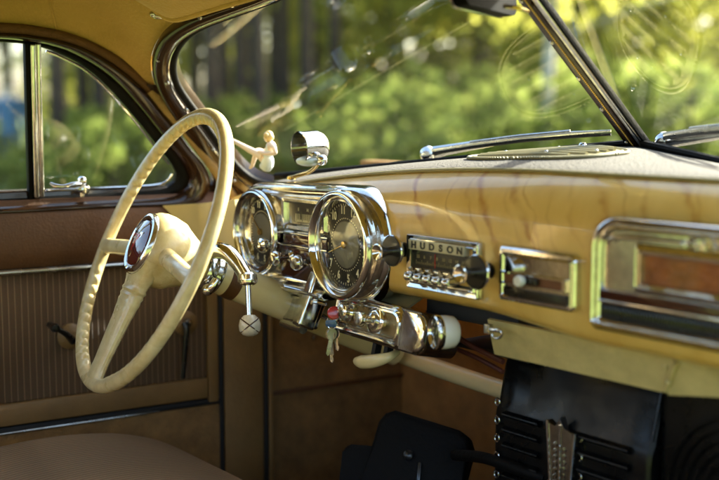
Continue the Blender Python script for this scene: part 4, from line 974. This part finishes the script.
# --- steering column and gear lever
sc_ = thing('steering_column', 'ivory painted steering column with dark brown band behind the wheel', 'steering column', H - Wn * .1)
b = B(); b.lathe([(.026, -.058), (.0275, -.07), (.0275, -.30), (.0275, -.46)], WM, 36); obj('tube', b, 'cream', sc_)
b = B(); b.lathe([(.0275, -.128), (.0287, -.1285), (.0287, -.1475), (.0275, -.148)], WM, 36, cap=False); obj('brown_band', b, 'brown_trim', sc_)
b = B(); b.lathe([(.0275, -.085), (.0315, -.087), (.033, -.093), (.0315, -.099), (.0305, -.103), (.032, -.108), (.0305, -.114), (.0275, -.115)], WM, 40, cap=False)
b.tube([atd(207, 291, 1.625), atd(212, 287, 1.618), atd(217, 280, 1.62)], .007, 12, smooth=3); b.sphere(atd(207.5, 290, 1.622), .009, 14); obj('collar', b, 'chrome', sc_)
gl = thing('gear_lever', 'chrome column gear lever with cracked ivory knob hanging beside the column', 'gear lever', atd(240, 275, 1.60))
b = B(); b.tube([atd(203, 256, 1.635), atd(213, 251, 1.62), atd(226, 252, 1.60), atd(236, 261, 1.585), atd(242, 270, 1.577), atd(247.5, 279, 1.572)], [.010, .0125, .0122, .0112, .0105, .0112], 20, smooth=6); obj('lever_arm', b, 'chrome', gl)
ax = (atd(249.5, 320, 1.565) - atd(247.5, 278, 1.572)).normalized()
K = frame_from(atd(247.6, 279, 1.572), ax, (1, 0, 0)); b = B(); b.lathe([(.0100, -.009), (.0135, -.006), (.0142, .001), (.0142, .004), (.0125, .0075), (.0090, .009), (.0085, .006), (0, .006)], K, 28); obj('socket', b, 'chrome', gl)
b = B(); b.tube([atd(247.7, 280, 1.572), atd(249.3, 317, 1.565)], .0044, 14); obj('rod', b, 'chrome', gl)
kc = atd(249.7, 325.5, 1.564)
b = B(); b.lathe([(.0, -.0155), (.008, -.0145), (.0135, -.009), (.0158, -.001), (.0150, .007), (.0105, .0130), (.004, .0155), (0, .0157)], frame_from(kc, ax, (1, 0, 0)), 28, cap=False); kn = obj('knob', b, mat('ivory_knob', (.62, .55, .42), .3, var=.3, vscale=120, coat=.4), gl)
b = B(); vd = (CAM - kc).normalized(); uu = vd.cross(V((0, 0, 1))).normalized(); vv = uu.cross(vd)
for sgn in (1, -1):
    d1 = (uu * math.cos(R(38)) + vv * sgn * math.sin(R(38)))
    b.tube([kc + (d1 * math.sin(t) + vd * math.cos(t)) * .01545 + V((0, 0, 0)) for t in [R(-78 + 12 * i) for i in range(14)]], .0011, 8)
obj('crack', b, 'maroon', kn)

# ================================================================= little figure and chrome viewer on the dash top
lf = thing('chrome_viewer', 'little chrome hooded viewer with pale blue lens on a bent stem on the dash top', 'viewer', oY(291, 177, .045))
bd = oY(306, 146, .0)
axv = V((-.10, -.99, -.06)).normalized()      # the mouth looks towards the driver's side
K = frame_from(oY(326, 146, .028), axv, (0, 0, 1))
Rv = .0255
b = B(); b.lathe([(.0, -.001), (.012, .001), (.019, .005), (.0235, .011), (Rv, .019), (Rv, .042), (Rv + .0008, .047), (Rv - .001, .0475), (Rv - .0018, .042), (.0225, .02), (.017, .008), (.0, .004)], K, 40, cap=False); obj('hood_shell', b, 'chrome', lf)
b = B(); c = oY(309, 161, -.005); b.sphere(c, .019, 20, (1.0, 1.1, .45)); obj('lens', b, 'prism', lf)
b = B(); c2 = oY(322, 160, .0); b.sphere(c2, .0085, 16, (1, 1, 1)); obj('joint', b, 'chrome', lf)
b = B(); b.tube([oY(318, 163, .005), oY(315.5, 167, .012), oY(309, 172, .022), oY(298, 175.5, .035), oY(291, 178, .044)], [.0038, .0034, .0034, .0036, .0036], 10, smooth=5); b.lathe([(.008, -.001), (.007, .003), (.004, .005), (0, .005)], frame_from(oY(291, 178.5, .045), (0, 0, 1)), 16); obj('stem', b, 'brass', lf)

# seated figure: skeleton with a skin, feet to the left
fgY = .012
def fp_(px, py, dy=0.0): return oY(px, py, fgY + dy)
sk = bpy.data.meshes.new('figurine'); J = [
 (269, 163, 0, .0075), (268, 156, 0, .0068), (270, 150, .001, .0058), (271.5, 145, .001, .0072), (270.5, 141.8, .0, .0036), (268.5, 137.5, -.001, .0052),        # 0..5 pelvis, waist, chest, shoulders, neck, head base
 (260, 155, -.006, .0056), (249, 149.5, -.007, .0046), (240, 144.5, -.007, .0036), (233, 140.5, -.007, .0026), (229.5, 138.6, -.007, .0018),               # near leg stretched: thigh, knee, calf, ankle, toe
 (263, 153, .007, .0056), (257, 150, .008, .0046), (254.5, 158, .008, .0036), (252, 166, .008, .0027), (249.5, 168.3, .007, .0019),                        # far leg bent, foot down
 (274, 147, -.009, .0034), (276, 153.5, -.010, .0028), (266, 153.8, -.010, .0025), (258, 151.5, -.009, .0022),                                            # near arm to the knee
 (269, 147, .009, .0034), (264, 152, .010, .0028), (258, 150.2, .009, .0022)]                                                                        # far arm
E_ = [(0, 1), (1, 2), (2, 3), (3, 4), (4, 5), (0, 6), (6, 7), (7, 8), (8, 9), (9, 10), (0, 11), (11, 12), (12, 13), (13, 14), (14, 15), (3, 16), (16, 17), (17, 18), (18, 19), (3, 20), (20, 21), (21, 22)]
o0 = fp_(268, 172)
sk.from_pydata([fp_(a, c, d) - o0 for a, c, d, r in J], E_, [])
fg = bpy.data.objects.new('figurine', sk); COL.objects.link(fg); fg.location = o0
md = fg.modifiers.new('skin', 'SKIN'); md.use_smooth_shade = True; sv = sk.skin_vertices[0].data
for i, q in enumerate(J): sv[i].radius = (q[3] * 1.2, q[3] * 1.2)
sv[0].use_root = True
md = fg.modifiers.new('sub', 'SUBSURF'); md.levels = 2; md.render_levels = 2
sk.materials.append(M['skin']); tag(fg, 'tiny blond painted woman in pale blue sitting on the dash top', 'figurine')
def sub_fig(name, b, m): 
    o = obj(name, b, m, fg); return o
b = B(); hc_ = fp_(267.6, 137.3, -.001); b.sphere(hc_, .0072, 18, (.85, .9, 1.08)); b.sphere(hc_ + V((-.005, -.0035, -.0005)), .0014, 8); sub_fig('face', b, 'skin')
b = B(); 
for dx, dy, dz, r in ((.001, .0015, .0035, .0076), (.005, .002, .000, .0062), (.0055, .0, -.0045, .0045), (-.003, .003, .0055, .0045), (-.0055, .0, .0055, .0028), (.003, -.004, .003, .0050)): b.sphere(hc_ + V((dx, dy, dz)), r, 14)
sub_fig('hair', b, 'hair')
b = B(); b.tube([fp_(272, 142.8), fp_(271, 146.5), fp_(269.5, 151), fp_(268, 156), fp_(268, 160), fp_(267, 165), fp_(266, 170)], [.004, .0085, .0078, .0078, .0098, .0108, .0070], 18, smooth=4); sub_fig('dress', b, 'dress')
b = B(); b.sphere(fp_(266, 166), .0125, 18, (1.0, .8, .62)); sub_fig('skirt', b, 'dress')

# ================================================================= outside
GND = 0.0
b = B(); n = 80
b.grid([[V((-300 + 600 * i / n, -300 + 600 * j / n, GND)) for i in range(n + 1)] for j in range(n + 1)]); g = obj('ground', b, 'grass', None); structure(g)
# tall grass tufts near enough to read
def leafcloud(n, c, rad, size, rng, shell=.35, squash=1.0, clumps=14):
    """leaf clumps: quads scattered round clump centres inside an ellipsoid"""
    cc = rng.normal(size=(clumps, 3)); cc /= np.linalg.norm(cc, axis=1)[:, None]; cc *= (rng.random((clumps, 1)) ** shell) * np.array(rad) * .85
    idx = rng.integers(0, clumps, n); p = cc[idx] + rng.normal(size=(n, 3)) * np.array(rad) * .17 * rng.uniform(.6, 1.3, (clumps, 1))[idx]
    p += np.array(c); q = rng.normal(size=(n, 3)); q /= np.linalg.norm(q, axis=1)[:, None]; r_ = rng.normal(size=(n, 3)); u = np.cross(q, r_); u /= np.linalg.norm(u, axis=1)[:, None]; v = np.cross(q, u)
    s_ = size * rng.uniform(.6, 1.4, (n, 1)); vs = np.empty((n, 4, 3)); vs[:, 0] = p - u * s_; vs[:, 1] = p + v * s_ * .6; vs[:, 2] = p + u * s_; vs[:, 3] = p - v * s_ * .6
    return vs.reshape(-1, 3)
def leafmesh(name, arrs, m):
    vs = np.concatenate(arrs); me = bpy.data.meshes.new(name); nq = len(vs) // 4
    me.from_pydata(vs.tolist(), [], np.arange(nq * 4).reshape(nq, 4).tolist()); me.materials.append(M[m]); return me
def trunkmesh(name, h, r, m, rng, lean=.02, limbs=8, lo_=.45):
    b = B(); pts = [V((math.sin(t * 3) * lean * h * .3 + lean * h * t, math.cos(t * 2.3) * lean * h * .2, h * t - .1)) for t in [i / 8 for i in range(9)]]
    b.tube(pts, [r * (1.25 if i == 0 else 1 - .82 * i / 8) for i in range(9)], 9)
    for k in range(limbs):
        t = lo_ + (1 - lo_) * k / limbs * .95; p = pts[int(t * 8)]; a = rng.random() * 6.28; L_ = h * .16 * (1.2 - t)
        b.tube([p, p + V((math.cos(a) * L_, math.sin(a) * L_, L_ * .35)), p + V((math.cos(a) * L_ * 1.7, math.sin(a) * L_ * 1.7, L_ * .5))], [r * .3, r * .2, r * .08], 6)
    me = bpy.data.meshes.new(name); b.bm.to_mesh(me); b.bm.free(); me.polygons.foreach_set('use_smooth', [True] * len(me.polygons)); me.materials.append(M[m]); return me
protos = {}
def proto(kind):
    r = np.random.default_rng({'pine': 3, 'birch': 4, 'shrub': 5, 'maple': 6, 'spruce': 8}[kind])
    if kind == 'pine': return (trunkmesh('pine_trunk', 15, .12, 'bark', r, .012, 14, .4), leafmesh('pine_crown', [leafcloud(260, (0, 0, z), (1.9, 1.9, .7), .20, r, clumps=9) for z in (7, 8.6, 10, 11.5, 13, 14.5)], 'leaf_dark'))
    if kind == 'birch': return (trunkmesh('birch_trunk', 11, .11, 'birch', r, .02, 12, .35), leafmesh('birch_crown', [leafcloud(420, (.2, 0, z), (w, w, 1.2), .13, r, clumps=16) for z, w in ((4, 1.5), (6, 1.9), (8, 1.8), (10, 1.2))], 'leaf_spring'))
    if kind == 'maple': return (trunkmesh('broad_trunk', 7, .16, 'bark', r, .02, 12, .25), leafmesh('broad_crown', [leafcloud(560, (0, 0, z), (w, w, 1.5), .16, r, clumps=22) for z, w in ((2.4, 2.0), (4.4, 2.7), (6.6, 2.2), (8.2, 1.3))], 'leaf_spring'))
    if kind == 'shrub': return (trunkmesh('shrub_stem', 1.6, .05, 'bark', r, .03, 8, .1), leafmesh('shrub_crown', [leafcloud(520, (0, 0, .95), (1.1, 1.1, .85), .10, r, clumps=20)], 'leaf_green'))
    if kind == 'spruce': return (trunkmesh('spruce_trunk', 12, .15, 'bark', r, .005, 16, .1), leafmesh('spruce_crown', [leafcloud(230, (0, 0, z), (w, w, .5), .16, r, clumps=14) for z, w in ((1.4, 2.2), (2.8, 2.1), (4.2, 1.9), (5.6, 1.6), (7.2, 1.3), (8.8, 1.0), (10.3, .6), (11.6, .3))], 'leaf_dark'))
def plant_tree(kind, az, dist, sc=1.0, label='', group='trees beyond the windows', rot=0.0):
    """az: degrees left of straight ahead, seen from the car"""
    if kind not in protos: protos[kind] = proto(kind)
    tm, cm = protos[kind]; nm = {'pine': 'pine_tree', 'birch': 'birch_tree', 'maple': 'leafy_tree', 'shrub': 'green_shrub', 'spruce': 'spruce_tree'}[kind]
    t = bpy.data.objects.new(nm, None); COL.objects.link(t); t.location = (CAM.x - math.sin(R(az)) * dist, CAM.y + math.cos(R(az)) * dist, GND); t.rotation_euler = (0, 0, rot); t.scale = (sc, sc, sc)
    t['label'] = label; t['category'] = 'shrub' if kind == 'shrub' else 'tree'; t['group'] = group
    for nmm, me in (('trunk' if kind != 'shrub' else 'stem', tm), ('crown', cm)):
        o = bpy.data.objects.new(nmm, me); COL.objects.link(o); o.parent = t
    return t
def az_of(px): return math.degrees(PSI) - math.degrees(math.atan((px - 359.5) / FPX))
rr = random.Random(5)
for px, d, s_ in ((64, 14, .9), (104, 15, .9), (214, 14.5, .9), (240, 16, .95), (262, 14, .9), (305, 15, .9), (331, 17, .95), (288, 18, 1), (58, 17, 1), (88, 21, 1.05), (118, 26, 1), (8, 24, 1), (150, 19, .95), (196, 22, 1), (228, 17.5, 1), (252, 24, 1.05), (272, 19.5, 1), (296, 27, 1), (318, 21, 1), (342, 25, 1.0), (-60, 20, 1), (75, 33, 1.1), (135, 34, 1.1)):
    plant_tree('pine', az_of(px), d, s_, 'tall dark pine with bare trunk in the wood beyond the left windows', 'pines beyond the left windows', rr.random() * 6)
for px, d, s_ in ((541, 13, .75), (402, 24, 1), (455, 26, 1), (505, 29, 1.0), (600, 22, 1)):
    plant_tree('birch', az_of(px), d, s_, 'white trunked birch with yellow green leaves beyond the windscreen' if px != 541 else 'pale slender birch trunk upright beyond the windscreen left of the post', 'birches beyond the windscreen', rr.random() * 6)
for px, d, s_ in ((385, 19, .75), (425, 22, .85), (475, 20, .8), (520, 24, .95), (570, 18, .8), (620, 24, 1.0), (670, 20, .9), (720, 23, 1.0), (350, 27, .8), (226, 24, .6), (275, 26, .62), (322, 22, .55), (104, 24, .55), (68, 26, .55), (150, 25, .55)):
    plant_tree('maple', az_of(px), d, s_, 'broad yellow green leafy tree beyond the right half of the windscreen' if px > 345 else 'small yellow green leafy tree among the dark pines of the wood', 'leafy trees beyond the windscreen' if px > 345 else 'small leafy trees among the pines', rr.random() * 6)
for px, d, s_ in ((62, 13, .85), (85, 14, 1.0), (112, 12.5, .9), (140, 15, 1.1), (-25, 14, .9), (160, 13, .9), (215, 14, 1.1), (245, 16, 1.2), (275, 13.5, .9), (310, 15, 1.0), (340, 13, .9), (370, 14, 1.1), (410, 12.5, 1.0), (450, 15, 1.2), (500, 13, 1.0), (545, 16, 1.2), (590, 13, 1.1), (640, 14, 1.2), (690, 13, 1.1), (190, 17, 1.0)):
    plant_tree('shrub', az_of(px), d, s_ * (.75 if px < 350 else .9), 'bright green shrub at the edge of the meadow beyond the car windows', 'shrubs along the meadow edge', rr.random() * 6)
# the far wood all round, one mass
arr = []; dk = []; tb = B()
r2 = np.random.default_rng(11)
for k in range(150):
    a = 2 * math.pi * k / 150 + r2.normal() * .02
    if abs(a - R(4)) < R(9): continue
    d = r2.uniform(34, 52); x, y = CAM.x + d * math.sin(a), CAM.y + d * math.cos(a); h = r2.uniform(12, 18) if 285 < math.degrees(a) % 360 < 312 else r2.uniform(7, 10)
    tb.tube([V((x, y, -.2)), V((x + r2.normal() * .3, y, h * .9))], [.2, .06], 6)
    (dk if k % 3 == 0 or 195 < math.degrees(a) % 360 < 310 else arr).append(leafcloud(260, (x, y, h * .55), (2.4, 2.4, h * .42), .40, r2, clumps=12))
me = bpy.data.meshes.new('far_wood'); tb.bm.to_mesh(me)
me2 = leafmesh('w', arr, 'leaf_green'); me3 = leafmesh('w', dk, 'leaf_dark'); bm = bmesh.new()
for q, i in ((me, 0), (me2, 1), (me3, 2)):
    k0 = len(bm.faces); bm.from_mesh(q); bm.faces.ensure_lookup_table()
    for f_ in bm.faces[k0:]: f_.material_index = i
bm.to_mesh(me); bm.free(); me.materials.clear()
for m_ in ('bark', 'leaf_green', 'leaf_dark'): me.materials.append(M[m_])
fwd = bpy.data.objects.new('far_wood', me); COL.objects.link(fwd); fwd['kind'] = 'stuff'; fwd['label'] = 'blurred green wood closing the view all round'; fwd['category'] = 'wood'

# somebody in blue on the grass beyond the left window
pd = 19.5; pa = az_of(11); PX, PY = CAM.x - math.sin(R(pa)) * pd, CAM.y + math.cos(R(pa)) * pd
side_ = V((math.cos(R(pa)), math.sin(R(pa)), 0)); fw_ = V((math.sin(R(pa)), -math.cos(R(pa)), 0)); up_ = V((0, 0, 1)); PB = V((PX, PY, 0))
def pp_(s_, f_, z): return PB * 0 + side_ * s_ + fw_ * f_ + up_ * z
JP = [((0, 0, .92), .125), ((0, 0, 1.10), .115), ((0, 0, 1.28), .135), ((0, 0, 1.41), .11), ((0, .01, 1.49), .05), ((0, .02, 1.56), .078), ((0, .02, 1.66), .082),
      ((.09, 0, .86), .085), ((.10, .02, .48), .06), ((.10, 0, .08), .042), ((.11, .13, .03), .035), ((-.09, 0, .86), .085), ((-.10, .01, .48), .06), ((-.11, -.02, .08), .042), ((-.12, .11, .03), .035),
      ((.19, 0, 1.38), .055), ((.24, 0, 1.12), .042), ((.25, .07, .88), .033), ((.25, .10, .80), .03), ((-.19, 0, 1.38), .055), ((-.24, .01, 1.12), .042), ((-.24, .09, .89), .033), ((-.235, .12, .81), .03)]
EP = [(0, 1), (1, 2), (2, 3), (3, 4), (4, 5), (5, 6), (0, 7), (7, 8), (8, 9), (9, 10), (0, 11), (11, 12), (12, 13), (13, 14), (3, 15), (15, 16), (16, 17), (17, 18), (3, 19), (19, 20), (20, 21), (21, 22)]
pm = bpy.data.meshes.new('person'); pm.from_pydata([pp_(*q[0]) for q in JP], EP, []); po_ = bpy.data.objects.new('person', pm); COL.objects.link(po_); po_.location = PB
md = po_.modifiers.new('skin', 'SKIN'); md.use_smooth_shade = True
for i, q in enumerate(JP): pm.skin_vertices[0].data[i].radius = (q[1], q[1] * .85)
pm.skin_vertices[0].data[0].use_root = True
md = po_.modifiers.new('sub', 'SUBSURF'); md.levels = 2; md.render_levels = 2
pm.materials.append(M['skin']); tag(po_, 'person in blue clothes standing on the grass beyond the left window', 'person')
def cloth(name, tubes, m):
    b = B()
    for pts, rad in tubes: b.tube([PB + pp_(*p) for p in pts], rad, 14, smooth=4)
    obj(name, b, m, po_)
cloth('jacket', [([(0, 0, .84), (0, 0, 1.0), (0, 0, 1.2), (0, 0, 1.36), (0, 0, 1.45)], [.175, .165, .175, .19, .07]), ([(.17, 0, 1.40), (.21, 0, 1.28), (.245, 0, 1.12), (.255, .07, .88)], [.07, .068, .058, .05]), ([(-.17, 0, 1.40), (-.21, 0, 1.28), (-.245, .01, 1.12), (-.245, .09, .89)], [.07, .068, .058, .05])], 'jacket')
cloth('jeans', [([(.07, 0, .93), (.095, .005, .75), (.10, .02, .48), (.10, 0, .09)], [.115, .11, .085, .075]), ([(-.07, 0, .93), (-.095, .005, .75), (-.10, .01, .48), (-.11, -.02, .09)], [.115, .11, .085, .075])], 'denim')
b = B(); b.sphere(PB + pp_(0, -.005, 1.665), .098, 16, (1, 1, 1.02)); obj('hair', b, 'bark', po_)

# ================================================================= light, sky, camera
EL = 31; SAZ = 2; SD = V((math.sin(R(SAZ)) * math.cos(R(EL)), math.cos(R(SAZ)) * math.cos(R(EL)), math.sin(R(EL))))
su = bpy.data.lights.new('sun', 'SUN'); su.energy = 4.5; su.angle = R(.5); su.color = (1, .93, .80)
so_ = bpy.data.objects.new('sun', su); COL.objects.link(so_); so_.rotation_euler = (-SD).to_track_quat('-Z', 'Y').to_euler()
w = bpy.data.worlds.new('World'); scene.world = w; w.use_nodes = True; nt = w.node_tree
sky = nt.nodes.new('ShaderNodeTexSky'); sky.sky_type = 'NISHITA'; sky.sun_disc = False; sky.sun_elevation = R(EL); sky.sun_rotation = math.atan2(SD.x, SD.y); sky.air_density = 1.0; sky.dust_density = 4.0; sky.ozone_density = 0.6
bg = nt.nodes['Background']; bg.inputs['Strength'].default_value = 0.15; nt.links.new(sky.outputs[0], bg.inputs['Color'])
cam = bpy.data.cameras.new('camera'); co = bpy.data.objects.new('camera', cam); COL.objects.link(co); scene.camera = co
cam.sensor_width = 36; cam.lens = FPX / 719 * 36; cam.clip_start = .02; cam.clip_end = 2000
co.location = CAM; co.rotation_euler = Matrix((CR, CU, -CF)).transposed().to_euler()
cam.dof.use_dof = True; cam.dof.focus_distance = 1.60; cam.dof.aperture_fstop = 2.6
vs_ = scene.view_settings; vs_.view_transform = 'Standard'; vs_.look = 'None'; vs_.gamma = 1; vs_.exposure = 2.6; vs_.use_white_balance = True; vs_.white_balance_temperature = 6350; vs_.white_balance_tint = 7
scene.cycles.max_bounces = 10; scene.cycles.transparent_max_bounces = 16; scene.cycles.glossy_bounces = 6; scene.cycles.diffuse_bounces = 5
scene.cycles.use_denoising = True; scene.cycles.caustics_reflective = False; scene.cycles.caustics_refractive = False
